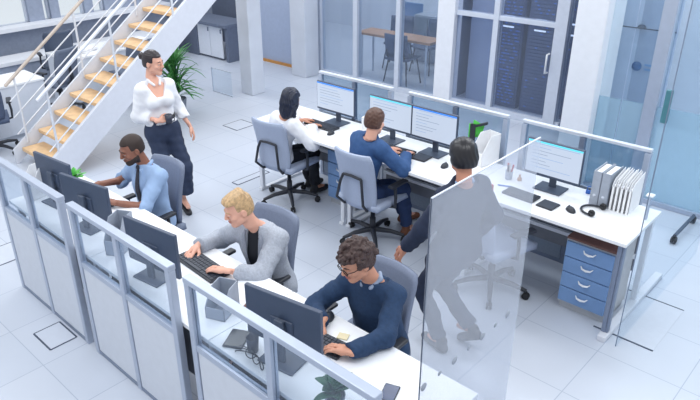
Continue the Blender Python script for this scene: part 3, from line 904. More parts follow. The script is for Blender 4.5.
def pedestal(label, x0, x1, y0, y1, n, h=.60):
    t = thing('drawer_pedestal', label, 'drawer unit', ((x0 + x1) / 2, (y0 + y1) / 2, 0), 0, 'drawer pedestals')
    hw, hd = (x1 - x0) / 2, (y1 - y0) / 2
    m = MB()
    m.b2((-hw, -hd + .02, .05), (hw, hd, h), .004); m.b2((-hw + .01, -hd + .04, .0), (hw - .01, hd - .01, .05)); m.build('carcass', M_['carcass'], t)
    m = MB(); m.b2((-hw, -hd + .012, h), (hw, hd, h + .018), .004); m.build('top', M_['brown_card'], t)
    z = .075; dh = (h - .085) / n
    for k in range(n):
        d = MB(); d.b2((-hw + .008, -hd, z + k * dh + .004), (hw - .014, -hd + .02, z + (k + 1) * dh - .004), .003)
        do = d.build('drawer', M_['drawer_blue'], t)
        hn = MB(); zc = z + (k + .62) * dh
        pts = [(-.045, -hd - .002, zc + .012), (-.03, -hd - .016, zc - .001), (0, -hd - .02, zc - .006), (.03, -hd - .016, zc - .001), (.045, -hd - .002, zc + .012)]
        hn.tube(pts, [.003, .007, .009, .007, .003], 8); hn.build('handle', M_['handle_white'], do)
    return t
pedestal('blue drawer pedestal with four drawers under the right end of the far bench', -1.63, -1.26, 4.22, 4.60, 4)
pedestal('blue drawer pedestal under the far bench, left of the man in blue blazer', -4.17, -3.82, 4.36, 4.62, 4)

# ---- staircase rising towards the back
def stairs():
    t = thing('staircase', 'white steel staircase with open pale wooden treads at the left', 'staircase', (-7.2, 2.7, 0))
    ox, oy = -7.2, 2.7
    n = 15; rise, go = .171, .232; z1, y1 = .19, 2.73
    for k in range(n):
        z = z1 + k * rise; y = y1 + k * go
        m = MB(); m.b2((-.41, y - oy - .01, z - .045), (.39, y - oy + .26, z), .006); m.build('tread', M_['wood'], t)
    sl = rise / go
    for x, w in ((.40, .05), (-.44, .03)):
        m = MB(); ya, yb = y1 - .10, y1 + n * go
        za, zb = z1 - .07, z1 - .07 + (yb - ya) * sl
        dn = .30 if x > 0 else .14; upz = .08 if x > 0 else .06
        poly = [(ya, max(0, za - dn)), (ya, za + upz), (yb, zb + upz), (yb, zb - dn), (ya + max(0, dn - za) / sl, 0)]
        vs = [(x - w / 2, p[0] - oy, p[1]) for p in poly] + [(x + w / 2, p[0] - oy, p[1]) for p in poly]
        k = len(poly)
        m.add(vs, [tuple(range(k)), tuple(range(2 * k - 1, k - 1, -1))] + [(i, i + k, (i + 1) % k + k, (i + 1) % k) for i in range(k)])
        m.build('stringer', M_['stair_white'], t)
    for x, mm, r in ((.40, 'rail_steel', .021), (-.42, 'rail_wood', .019)):
        y0, yb = y1 - .02, y1 + 11.5 * go
        f = lambda y, h: (x, y - oy, z1 + (y - y1) * sl + h)
        m = MB(); m.tube([f(y0 - .02, .78), f(yb, .78)], r, 10); m.build('handrail', M_[mm], t)
        for yy in (y1 + .08, y1 + .92, y1 + 1.76, y1 + 2.55):
            m = MB(); m.tube([f(yy, -.02), f(yy, .78)], .014, 8); m.build('railing_post', M_['rail_steel'], t)
        for hh in (.18, .38, .58):
            m = MB(); m.tube([f(y0, hh), f(yb, hh)], .008, 6); m.build('railing_rod', M_['rail_steel'], t)
stairs()

# ---- free-standing glass screens beside the benches
gx = -1.12
t = thing('glass_screen', 'hazy glass screen with a row of grey dots, in front of the standing man', 'glass screen', (gx, 2.06, 0))
m = MB(); m.b2((-.006, -.38, .0), (.006, .385, 2.02)); m.build('hazy_pane', M_['glass_veil'], t)
m = MB(); m.b2((-.003, -.382, 2.02), (.003, .386, 2.024)); m.build('top_edge', M_['alu_light'], t)
m = MB(); m.b2((-.002, -.384, .0), (.002, -.381, 2.02)); m.build('side_edge', M_['seam'], t)
for i in range(7):
    y = -.365 + i * .108; rr = .019 if i % 2 == 0 else .012
    dots = MB(); dots.lathe([(.0001, .0065), (rr, .0065), (rr, .008), (.0001, .008)], (0, y, 1.19), 18, axis='x'); dots.build('dot', M_['card_grey'], t)
t = thing('glass_screen', 'tall clear glass screen at the right end of the far bench', 'glass screen', (-1.10, 4.9, 0))
m = MB(); m.b2((-.005, -.84, .0), (.005, .9, 2.4)); m.build('clear_pane', M_['glass_clear'], t)
m = MB(); m.b2((-.003, -.843, .0), (.003, -.84, 2.4)); m.build('side_edge', M_['alu_dark'], t)
t = thing('glass_guard', 'low clear glass guard beside the grey column', 'glass panel', (-8.0, 6.02, 0))
m = MB(); m.b2((-.22, -.005, .02), (.25, .005, .38)); m.build('clear_pane', M_['glass_clear'], t)
m = MB(); m.b2((-.23, -.009, 0), (.26, .009, .02)); m.b2((-.23, -.009, .38), (.26, .009, .39)); m.b2((-.23, -.009, .02), (-.22, .009, .38)); m.build('frame', M_['alu_light'], t)

# ---- floor boxes
def floor_box(label, x, y, w, d, lines=None):
    t = thing('floor_box', label, 'floor box', (x, y, 0), 0, 'floor boxes')
    m = MB(); m.b2((-w / 2, -d / 2, .0), (w / 2, d / 2, .003)); m.build('lid', M_['floor_lid'], t)
    m = MB(); e = .006
    for q in (lines or 'nsew'):
        m = MB()
        if q == 's': m.b2((-w / 2, -d / 2 - e, 0), (w / 2, -d / 2 + e, .004))
        if q == 'n': m.b2((-w / 2, d / 2 - e, 0), (w / 2, d / 2 + e, .004))
        if q == 'w': m.b2((-w / 2 - e * .7, -d / 2, 0), (-w / 2 + e * .7, d / 2, .004))
        if q == 'e': m.b2((w / 2 - e * .7, -d / 2, 0), (w / 2 + e * .7, d / 2, .004))
        m.build('lid_gap', M_['seam'], t)
mk('floor_lid', (197, 204, 217), .4, vary=.02)
floor_box('square floor box beside the near bench partition', -4.15, 1.41, .27, .20)
floor_box('floor box on the floor between the staircase and the far bench', -6.69, 5.27, .30, .32)
floor_box('wide floor box under the right end of the far bench', -1.10, 4.50, .42, .64, 'ns')
floor_box('floor box at the left edge, beyond the near bench', -5.62, 1.62, .34, .34)
floor_box('long floor box behind the head of the man in grey blazer', -5.24, 4.24, .10, .46)
# ------------------------------------------------------------------ things on the desks
def keyboard(label, x, y, rz, w=.40, d=.135, pad=True):
    t = thing('keyboard', label, 'keyboard', (x, y, DZ), rz, 'keyboards')
    m = MB(); m.box((0, 0, .009), (w, d, .018), (.03, 0, 0), .004); m.build('case', M_['black_plastic'], t)
    k = MB(); nx, ny = 15, 5; kw = (w - .02) / nx; kd = (d - .02) / ny
    for i in range(nx):
        for j in range(ny):
            if j == 0 and 4 <= i <= 9:
                if i == 4: k.box((-w / 2 + .01 + 7 * kw, -d / 2 + .01 + kd / 2, .0205), (kw * 5.8, kd * .82, .006))
                continue
            k.box((-w / 2 + .01 + (i + .5) * kw, -d / 2 + .01 + (j + .5) * kd, .0195 + (j - 2) * .0008), (kw * .82, kd * .82, .007))
    k.build('keys', M_['key_plastic'], t); return t
def mouse(label, x, y, rz):
    t = thing('mouse', label, 'computer mouse', (x, y, DZ), rz, 'computer mice')
    m = MB(); from_surf(m, lambda P: smax(ell(P, (0, 0, .002), (.030, .050, .032)), -P[:, 2], .003), (-.05, -.07, -.01), (.05, .07, .05), .004); m.build('shell', M_['black_plastic'], t)
    w = MB(); w.lathe([(.002, -.004), (.009, -.004), (.009, .004), (.002, .004)], (0, .026, .026), 12, axis='x'); w.build('wheel', M_['mon_stand'], t)
keyboard('dark keyboard under the hands of the man in grey blazer', -3.04, 2.01, -.06, .42, .15)
keyboard('dark keyboard under the hands of the curly-haired man', -1.98, 1.97, .1, .36, .13)
keyboard('dark keyboard under the hands of the man in blue shirt', -4.42, 2.03, .1, .38, .13)
keyboard('dark keyboard in front of the woman in white blouse', -4.28, 4.40, -.03, .38, .13)
keyboard('dark keyboard under the hands of the man in blue blazer', -3.32, 4.37, .08, .34, .13)
def pad(name, label, cat, x, y, rz, s, mm, screen=None):
    t = thing(name, label, cat, (x, y, DZ), rz)
    m = MB(); m.box((0, 0, s[2] / 2), s, b=.003); m.build('body', mm, t)
    if screen: m = MB(); m.box((0, 0, s[2] + .0004), (s[0] * .9, s[1] * .9, .0008)); m.build('surface', screen, t)
    return t
pad('number_pad', 'dark flat pad beside the keyboard in front of the man in blue blazer', 'number pad', -3.06, 4.38, .05, (.15, .13, .014), M_['black_plastic'], M_['key_plastic'])
keyboard('dark keyboard lying free on the right desk of the far bench', -2.05, 4.28, -.06, .26, .13)
pad('touch_pad', 'dark touch pad right of the free keyboard on the far bench', 'touch pad', -1.82, 4.26, -.06, (.13, .13, .012), M_['black_plastic'], M_['key_plastic'])
mouse('black mouse beside the keyboard of the woman in white blouse', -4.06, 4.30, .2)
mouse('black mouse in front of the standing man, on the far bench', -2.80, 4.36, .2)
mouse('black mouse left of the headphones', -1.66, 4.29, .9)
mouse('black mouse near the right forearm of the curly-haired man', -2.07, 2.16, .5)
pad('phone', 'dark blue phone lying at the near end of the near bench', 'phone', -1.45, 1.92, .35, (.075, .12, .009), M_['black_plastic'], M_['phone_glass'])
pad('tablet', 'dark tablet lying behind the nearest partition glass', 'tablet', -2.30, 1.69, .5, (.11, .15, .010), M_['black_plastic'], M_['black_gloss'])
pad('note_pad', 'small cream note pad by the hand of the curly-haired man', 'note pad', -1.90, 2.09, .4, (.06, .05, .008), M_['yellow_pad'])
pad('wallet', 'brown wallet standing out beside the grey holder, near the third dark monitor', 'wallet', -2.44, 1.92, .3, (.10, .08, .03), M_['brown_card'])
pad('tray', 'small black tray on the desk right of the second dark monitor', 'tray', -3.86, 1.90, .3, (.14, .08, .02), M_['black_plastic'])

def holder(label, x, y, rz, w=.10, d=.24, h=.26, mm=None, group='file holders', docs=None):
    t = thing('file_holder', label, 'file holder', (x, y, DZ), rz, group)
    m = MB(); th = .005
    m.b2((-w / 2, -d / 2, 0), (w / 2, d / 2, th))
    m.b2((-w / 2, -d / 2, 0), (w / 2, -d / 2 + th, h * .45)); m.b2((-w / 2, d / 2 - th, 0), (w / 2, d / 2, h))
    for sx in (-1, 1):
        x0 = sx * (w / 2 - th / 2)
        poly = [(-d / 2, 0), (d / 2, 0), (d / 2, h), (-d / 2 + d * .45, h), (-d / 2, h * .45)]
        vs = [(x0 - th / 2, p[0], p[1]) for p in poly] + [(x0 + th / 2, p[0], p[1]) for p in poly]
        m.add(vs, [(4, 3, 2, 1, 0), (5, 6, 7, 8, 9)] + [(i, (i + 1) % 5, (i + 1) % 5 + 5, i + 5) for i in range(5)])
    m.build('box', mm or M_['card_grey'], t)
    if docs:
        for k, (mmd, hh) in enumerate(docs):
            xx = -w / 2 + .02 + k * (w - .04) / max(1, len(docs) - 1)
            q = MB(); q.box((xx, .0, hh / 2 + .006), (.008, d * .86, hh), (0, .04 * (k - 1), 0)); q.build('papers', mmd, t)
    return t
holder('grey file holder between the second and third dark monitors', -3.62, 1.78, .5, .11, .20, .24)
holder('grey file holder next to the brown wallet on the near bench', -2.56, 1.80, .4, .12, .18, .165)
holder('white file holder at the far left end of the near bench', -4.86, 1.80, .2, .12, .22, .24, M_['paper'])
holder('white file holder with a green folder in it, behind the head of the standing man', -2.60, 4.66, -.25, .13, .20, .26, M_['paper'], 'file holders')
gfd = thing('green_folder', 'bright green folder sticking up beside the white file holder', 'folder', (-2.76, 4.70, DZ), .3)
m = MB(); m.grid([[(-.02 + .09 * u + .02 * v, .02 * u, .18 + .16 * v - .05 * u * v) for u in np.linspace(0, 1, 4)] for v in np.linspace(0, 1, 4)], .004); m.grid([[(-.03, -.01 + .02 * v, .30 * u) for v in (0, 1)] for u in np.linspace(0, 1, 3)], .01); m.build('cover', M_['green_folder'], gfd)
m = MB(); m.b2((-.025, -.008, 0), (.02, .022, .30)); m.box((.06, .005, .30), (.12, .03, .02), (0, -.35, 0)); m.build('clip_spine', M_['black_plastic'], gfd)

def binder(label, x, y, rz, mm, lean=0.0, h=.27, d=.22, w=.055, group='ring binders'):
    t = thing('ring_binder', label, 'binder', (x, y, DZ), rz, group)
    m = MB()
    for sx in (-1, 1): m.b2((sx * w / 2 - .003, -d / 2, 0), (sx * w / 2 + .003, d / 2, h), .001)
    m.b2((-w / 2, -d / 2 - .003, 0), (w / 2, -d / 2 + .003, h), .001); o1 = m.build('cover', mm, t)
    m = MB(); m.b2((-w / 2 + .006, -d / 2 + .01, .006), (w / 2 - .006, d / 2 - .01, h - .012)); m.build('pages', M_['paper'], t)
    m = MB(); m.lathe([(.002, -.001), (.012, -.001), (.012, .002), (.002, .002)], (0, -d / 2 - .004, h * .3), 14, axis='y'); m.build('finger_ring', M_['alu_light'], t)
    t.rotation_euler = (0, lean, rz); return t
binder('grey ring binder, leftmost in the row on the far bench', -1.585, 4.60, 0, M_['card_grey'])
binder('grey ring binder, second from the left in the row on the far bench', -1.520, 4.60, 0, M_['card_grey'])
def folder(label, x, lean, h):
    t = thing('paper_folder', label, 'folder', (x, 4.60, DZ), 0, 'white folders on the far bench')
    d = .21; w = .022
    poly = [(-d / 2, 0), (d / 2, 0), (d / 2, h), (-d / 2 + .03, h * .86), (-d / 2, h * .70)]
    m = MB()
    for x0, x1 in ((-w / 2, -w / 2 + .003), (w / 2 - .003, w / 2)):
        vs = [(x0, p[0], p[1]) for p in poly] + [(x1, p[0], p[1]) for p in poly]
        m.add(vs, [(4, 3, 2, 1, 0), (5, 6, 7, 8, 9)] + [(i, (i + 1) % 5, (i + 1) % 5 + 5, i + 5) for i in range(5)])
    m.b2((-w / 2, -d / 2, 0), (w / 2, -d / 2 + .003, h * .68)); m.build('cover', M_['paper'], t)
    m = MB(); m.b2((-w / 2 + .004, -d / 2 + .012, .004), (w / 2 - .004, d / 2 - .01, h * .72)); m.build('sheets', M_['white_cloth'], t)
    t.rotation_euler = (0, lean, 0)
for k, nm in enumerate(('first', 'second', 'third', 'fourth', 'fifth')):
    folder('white paper folder, %s to the right of the grey ring binders' % nm, -1.462 + k * .030, .0, .27 + .008 * (k % 2))

hp_ = thing('headphones', 'black headphones lying on the right desk of the far bench', 'headphones', (-1.525, 4.385, DZ), 1.45)
m = MB(); m.tube([(.085 * math.cos(a), .095 * math.sin(a), .012) for a in np.linspace(-.1, PI + .1, 17)], .008, 8); m.build('headband', M_['black_plastic'], hp_)
for sx in (-1, 1):
    m = MB(); m.lathe([(.001, -.011), (.022, -.011), (.026, 0), (.022, .011), (.001, .011)], (sx * .078, -.02, .026), 18, axis='x'); m.build('ear_cup', M_['black_gloss'], hp_)
pc = thing('pen_pot', 'small clear pot of red and dark pens on the far bench', 'pen pot', (-2.28, 4.50, DZ), 0)
m = MB(); m.lathe([(.028, 0), (.030, .07), (.027, .07), (.025, .004)], n=18); m.build('cup', M_['card_grey'], pc)
for k, (dx, dy, mm) in enumerate(((.012, .004, 'red_pen'), (-.012, .008, 'red_pen'), (0, -.012, 'black_plastic'), (-.006, .012, 'handle_white'))):
    m = MB(); m.tube([(dx * .6, dy * .6, .008), (dx * 2.2, dy * 2.2, .125)], .0075, 8); m.build('pen', M_[mm], pc)
p = thing('pen', 'blue pen lying on the far bench near the pen pot', 'pen', (-2.22, 4.35, DZ), .35)
m = MB(); m.tube([(-.06, 0, .006), (.045, 0, .006), (.06, 0, .006)], [.006, .006, .002], 8); m.build('barrel', M_['blue_pen'], p)
p = thing('stamp', 'small brown wooden stamp right of the pen pot', 'stamp', (-2.20, 4.53, DZ), 0)
m = MB(); m.lathe([(.018, 0), (.018, .02), (.008, .024), (.010, .045), (.006, .05)], n=14); m.build('handle', M_['table_wood'], p)
p = thing('blue_clip', 'bright blue clip at the foot of the grey ring binders', 'clip', (-1.68, 4.66, DZ), .4)
m = MB(); m.box((0, 0, .014), (.06, .024, .028), b=.006); m.tube([(-.02, 0, .028), (-.02, .02, .05), (.02, .02, .05), (.02, 0, .028)], .004, 6); m.build('body', M_['blue_pen'], p)
p = thing('desk_post', 'short white post standing on the right corner of the far bench', 'post', (-1.215, 4.52, DZ), 0)
m = MB(); m.box((0, 0, .09), (.016, .026, .18), b=.003); m.build('stem', M_['alu'], p)
m = MB(); m.box((0, 0, .187), (.05, .05, .014), b=.004); m.build('head', M_['handle_white'], p)
p = thing('cup', 'dark cup behind the stand of the nearest dark monitor', 'cup', (-2.17, 1.69, DZ), 0)
m = MB(); m.lathe([(.028, 0), (.034, .085), (.031, .085), (.026, .006)], n=18); m.build('body', M_['mug'], p)
p = thing('paper_box', 'white paper box behind the first lit monitor on the far bench', 'box', (-3.83, 4.60, DZ), .2)
m = MB(); m.box((0, 0, .07), (.12, .10, .14), b=.003); m.build('carton', M_['paper'], p)
m = MB(); m.box((0, 0, .142), (.124, .104, .012), b=.003); m.build('lid', M_['paper'], p)
# cable loops on the near desk
m = MB()
for k in range(3):
    pts = [(-2.12 + .07 * math.sin(t * 1.4 + k) - .02 * k + t * .03, 1.64 + .025 * math.cos(t * 2 + k) , DZ + .008 + .01 * k) for t in np.linspace(-1.6, 2.6, 26)]
    m.tube(pts, .003, 6)
tag(m.build('cable', M_['black_plastic']), 'black cable looped on the desk behind the nearest partition glass', 'cable')

# ---- plants
def leaf(mb, base, d, L, w, droop, rng, n=7):
    d = Vector(d).normalized(); side = d.cross(Vector((0, 0, 1)))
    side = side.normalized() if side.length > .05 else Vector((1, 0, 0))
    pts = []; p = Vector(base); v = d.copy()
    for i in range(n):
        u = i / (n - 1); ww = w * math.sin(PI * (u * .92 + .06)) ** .8
        up = side.cross(v).normalized()
        pts.append([p - side * ww + up * ww * .25, p, p + side * ww + up * ww * .25])
        p = p + v * (L / (n - 1)); v = (v + Vector((0, 0, -droop))).normalized()
    mb.grid(pts, .0015)
def plant(name, label, cat, loc, n, L, w, droop, h0, mm, potr, poth, seed, spread=1.0, group=None):
    t = thing(name, label, cat, loc, 0, group); rng = random.Random(seed)
    m = MB(); m.lathe([(potr * .78, 0), (potr, poth), (potr * .9, poth), (potr * .85, poth * .9), (.001, poth * .9)], n=20); m.build('pot', M_['pot'], t)
    f = MB(); st = MB()
    for k in range(n):
        a = k * 2.4 + rng.uniform(-.3, .3); el = rng.uniform(.35, 1.35)
        b = (rng.uniform(-.3, .3) * potr, rng.uniform(-.3, .3) * potr, poth + h0 * rng.uniform(.0, 1))
        leaf(f, b, (math.cos(a) * math.cos(el) * spread, math.sin(a) * math.cos(el) * spread, math.sin(el)), L * rng.uniform(.65, 1.1), w * rng.uniform(.7, 1.1), droop * rng.uniform(.5, 1.4), rng)
    for k in range(5):
        a = k * 1.3; st.tube([(potr * .25 * math.cos(a), potr * .25 * math.sin(a), poth * .85), (potr * .5 * math.cos(a), potr * .5 * math.sin(a), poth + h0)], .006, 6)
    st.build('stem', M_['leaf_dark'], t); f.build('foliage', mm, t)
plant('palm', 'tall green palm in a grey pot behind the standing woman', 'plant', (-7.75, 5.02, 0), 110, .46, .022, .20, .55, M_['leaf'], .14, .22, 3)
plant('desk_plant', 'small bright green plant on the near bench behind the second dark monitor', 'plant', (-4.78, 2.05, DZ), 26, .11, .022, .15, .02, M_['leaf_bright'], .035, .06, 4)
plant('desk_plant', 'green leafy plant at the bottom edge behind the nearest partition glass', 'plant', (-1.58, 1.68, DZ), 22, .11, .03, .12, .02, M_['leaf_dark'], .05, .08, 5)
# ------------------------------------------------------------------ rooms behind
# meeting room: wooden table, chairs, cabinet things
t = thing('meeting_table', 'wooden meeting table behind the glass wall', 'table', (-6.48, 8.46, 0), .02)
m = MB(); m.b2((-.70, -.20, .68), (.75, .20, .72), .006); m.build('tabletop', M_['table_wood'], t)
for x in (-.62, .66):
    for y in (-.15, .15):
        m = MB(); m.tube([(x, y, 0), (x, y, .68)], .018, 8); m.build('leg', M_['alu_light'], t)
def side_chair(label, x, y, rz, mm, group='chairs of the meeting room'):
    t = thing('meeting_chair', label, 'chair', (x, y, 0), rz, group)
    m = MB(); m.grid([[(xx * .21, -.2 + .42 * u, .42 + .02 * xx * xx) for xx in np.linspace(-1, 1, 7)] for u in np.linspace(0, 1, 5)], .03); m.build('seat', mm, t)
    m = MB(); m.grid([[(xx * .20, -.20 - .06 * u + .04 * xx * xx, .47 + .36 * u) for xx in np.linspace(-1, 1, 7)] for u in np.linspace(0, 1, 5)], .025); m.build('backrest', mm, t)
    for sx in (-1, 1):
        for sy in (-1, 1):
            m = MB(); m.tube([(sx * .16, sy * .16, .42), (sx * .22, sy * .22, 0)], .011, 8); m.build('leg', M_['black_plastic'], t)
    m = MB(); 
    for sx in (-1, 1): m.tube([(sx * .15, -.16, .42), (sx * .15, -.215, .50), (sx * .15, -.235, .60)], .010, 8)
    m.build('back_frame', M_['black_plastic'], t)
side_chair('dark grey chair at the near side of the meeting table', -6.22, 8.26, .1, M_['slate_chair'])
side_chair('dark grey chair at the left end of the meeting table', -6.95, 9.10, PI + .4, M_['slate_chair'])
side_chair('dark grey chair behind the right half of the meeting table', -6.35, 9.15, PI - .1, M_['slate_chair'])
t = thing('display_screen', 'blue-grey display panel standing beyond the meeting table', 'panel', (-7.30, 9.9, 0), .0)
m = MB(); m.b2((-.25, -.02, .5), (.25, .02, .95), .006); m.build('panel', M_['drawer_blue'], t)
m = MB(); m.b2((-.03, -.02, .02), (.03, .02, .5)); m.b2((-.2, -.12, 0), (.2, .12, .02)); m.build('stand', M_['alu_dark'], t)
t = thing('grey_cabinet', 'grey cabinet at the right of the meeting room', 'cabinet', (-6.70, 9.75, 0), .0)
m = MB(); m.b2((-.30, -.16, .04), (.30, .18, .82), .006); m.b2((-.28, -.14, 0), (.28, .16, .04)); m.build('body', M_['card_grey'], t)
for sx in (-1, 1):
    m = MB(); m.b2((sx * .15 - .144, -.18, .06), (sx * .15 + .144, -.16, .80), .003); dd = m.build('door', M_['card_grey'], t)
    m = MB(); m.b2((sx * .03 - .006, -.20, .4), (sx * .03 + .006, -.18, .52), .002); m.build('handle', M_['alu_dark'], dd)
# server racks
for i, (x, lab) in enumerate(((-4.86, 'grey'), (-4.44, 'leftmost dark'), (-3.98, 'middle dark'), (-3.52, 'rightmost dark'))):
    dark = lab != 'grey'
    t = thing('server_rack', {'grey': 'plain grey cabinet at the left inside the server room'}.get(lab, lab + ' blue server rack behind the glass wall'), 'server rack', (x, 8.55, 0), 0, 'server racks')
    m = MB(); m.b2((-.20, -.25, 0), (.20, .30, 2.2), .006); m.build('cabinet', M_['rack'] if dark else M_['wall_slate'], t)
    if dark:
        m = MB(); rg = random.Random(i)
        for k in range(46): m.b2((-.17, -.262, .06 + k * .046), (.17, -.25, .06 + k * .046 + .034), mi=0)
        m.build('server_units', M_['server_face'], t)
        m = MB(); 
        for k in range(46):
            for q in range(3 if i != 1 else 6):
                if rg.random() < (.75 if i == 1 else .25):
                    xx = rg.uniform(-.15, .13); m.b2((xx, -.266, .07 + k * .046), (xx + .03, -.262, .07 + k * .046 + .012))
        m.build('indicator_lights', M_['led_blue'], t)
        m = MB()
        for k in (23, 26): m.b2((-.10, -.267, .065 + k * .046), (.06, -.263, .065 + k * .046 + .022))
        m.build('display_strip', M_['led_white'], t)
# counter at the back left
t = thing('counter', 'dark counter with white doors left of the grey column', 'counter', (-10.2, 7.55, 0), 0)
m = MB(); m.b2((-1.0, -.30, .62), (.79, .29, .68), .006); m.build('worktop', M_['wall_dark'], t)
m = MB(); m.b2((-1.0, -.24, 0), (-.15, .30, .62), .004); m.build('drawer_block', M_['wall_dark'], t)
m = MB(); m.b2((.70, -.24, 0), (.78, .28, .62)); m.build('side_panel', M_['wall_dark'], t)
for k in range(2):
    m = MB(); m.b2((-.14 + k * .37, -.22, .04), (.22 + k * .37, -.20, .60), .003); dd = m.build('door', M_['wall_white'], t)
    m = MB(); m.b2((.18 + k * .37, -.235, .5), (.20 + k * .37, -.22, .57)); m.build('handle', M_['alu_dark'], dd)
# office beyond the staircase
t = thing('low_cabinet', 'long white low cabinet under the window wall', 'cabinet', (-10.7, 4.6, 0), 0)
m = MB(); m.b2((-.25, -2.2, .46), (.24, 2.4, .52), .005); m.build('top', M_['column_white'], t)
m = MB(); m.b2((-.24, -2.18, .0), (.20, 2.38, .46)); m.build('body', M_['wall_grey'], t)
def back_desk(label, x, y, w, d):
    t = thing('desk', label, 'desk', (x, y, 0), 0, 'desks beyond the staircase')
    m = MB(); m.b2((-w / 2, -d / 2, .69), (w / 2, d / 2, .72), .004); m.build('worktop', M_['worktop'], t)
    for s_ in (-1, 1):
        m = MB(); m.b2((-w / 2 + .02, s_ * (d / 2 - .02) - .012, 0), (w / 2 - .02, s_ * (d / 2 - .02) + .012, .69)); m.build('side_panel', M_['panel_grey'], t)
    m = MB(); m.b2((w / 2 - .03, -d / 2 + .03, .06), (w / 2 - .01, d / 2 - .03, .69)); m.build('front_panel', M_['panel_grey'], t)
back_desk('white desk beyond the staircase, nearest the left edge', -8.75, 2.75, .6, 1.5)
back_desk('white desk beyond the staircase, next to dark chair', -9.45, 4.9, .7, 1.5)
gb = 'chairs beyond the staircase'
chair('slate blue office chair at the left edge, beyond the staircase', -8.20, 2.62, 1.2, M_['slate_chair'], gb, False, (.48, .86))
chair('dark slate office chair beyond the staircase, nearer of the two dark ones', -9.10, 3.95, 1.9, M_['wall_dark'], gb, False, (.48, .95))
chair('navy office chair beyond the staircase, in front of the windows', -10.05, 4.45, 1.3, M_['mon_back'], gb, False, (.50, 1.0))
chair('dark slate office chair beyond the staircase, at the farther white desk', -8.80, 4.95, 1.7, M_['wall_dark'], gb, False, (.48, .92))
for i, (x, y, rz) in enumerate(((-9.4, 4.6, .3), (-9.3, 5.1, 1.0), (-9.35, 5.45, .1))):
    p = thing('paper_stack', ('stack of papers nearest the dark chair on the desk beyond the staircase', 'middle stack of papers on the desk beyond the staircase', 'farthest stack of papers on the desk beyond the staircase')[i], 'papers', (x, y, .72), rz, 'papers beyond the staircase')
    m = MB(); rg = random.Random(i)
    for k in range(6): m.box((0, 0, .006 + k * .008), (.21, .29, .007), (0, 0, rg.uniform(-.2, .2)))
    m.build('sheets', M_['paper'], p)
# rolling stand at the right edge
t = thing('rolling_stand', 'black two-wheeled foot of a rolling stand at the right edge', 'rolling stand', (-1.30, 6.05, 0), 0)
m = MB(); m.tube([(0, -.22, .075), (0, .30, .075)], .017, 8); m.build('foot_bar', M_['mon_stand'], t)
for y in (-.22, .30):
    m = MB()
    for o in (-.014, .014): m.lathe([(.002, -.009), (.028, -.009), (.034, -.004), (.034, .004), (.028, .009), (.002, .009)], (o, y, .034), 16, axis='x')
    m.tube([(0, y, .035), (0, y, .085)], .010, 8); m.build('caster', M_['rubber'], t)
# sign on the slate panel
t = thing('wall_sign', 'small blue round sign with pale lines on the panel inside the glass room', 'sign', (-2.33, 7.29, 1.136), 0)
m = MB(); m.lathe([(.001, 0), (.05, 0), (.05, .008), (.001, .008)], (-.05, -.002, 0), 22, axis='y'); m.build('disc', M_['sign_blue'], t)
m = MB(); m.b2((.03, -.002, .015), (.17, .006, .035)); m.b2((.03, -.002, -.03), (.14, .006, -.012)); m.build('lettering', M_['sign_light'], t)
t = thing('wall_sensor', 'small dark dome on the joint of the panel inside the glass room', 'sensor', (-2.40, 7.28, 1.535), 0)
m = MB(); m.lathe([(.045, 0), (.04, .02), (.025, .035), (.002, .04)], n=16); m.build('dome', M_['seam'], t)
# ------------------------------------------------------------------ the people
def D(a): return math.radians(a)
tr = lambda m='black_cloth': dict(kind='trousers', name='trousers', mat=M_[m])
def seated_legs(px, py, face, tx=0, spread=.10, reach=.36, back=0.0, s=.93):
    f = (math.cos(face), math.sin(face)); r = (f[1], -f[0]); o = {}
    for q, k in (('R', 1), ('L', -1)):
        rr = reach if not isinstance(reach, tuple) else reach[0 if q == 'R' else 1]
        o[q] = dict(ankle=(px + f[0] * rr + r[0] * k * spread, py + f[1] * rr + r[1] * k * spread, .085), hint=(f[0], f[1], 1.2), toe=face)
    return o
# A: man in blue shirt, near bench
fa = D(-84)
person('man in light blue shirt and dark tie, seated at the near bench below the staircase', (-4.15, 2.55), .93, fa,
       (-4.27, 2.45, .52), (-4.27, 2.415, 1.005), (-4.285, 2.325, 1.17), (D(-100), .30, 0.0),
       dict(R=dict(wrist=(-4.60, 2.14, .835), hint=(-.9, .4, -.8), dir=(.15, -1, -.12), curl=.35),
            L=dict(wrist=(-4.22, 2.06, .835), hint=(.9, .5, -.7), dir=(-1, -.12, -.08), curl=.35)),
       seated_legs(-4.27, 2.45, fa, reach=.38),
       dict(items=[dict(kind='top', name='shirt', mat=M_['blue_shirt'], cuff=.12, e=.012, loose=.010, wr=.006), tr(), dict(kind='shoes', mat=M_['black_leather']), dict(kind='tie', name='tie', mat=M_['tie_dark']), dict(kind='collar', mat=M_['blue_shirt'])], bare=1, dark_lips=1),
       M_['skin_dark'], dict(f=hair_short(.0055, .064, .0004, .02, -.045), mat=M_['hair_beard'], beard=True), 'people at the near bench', shw=.158)
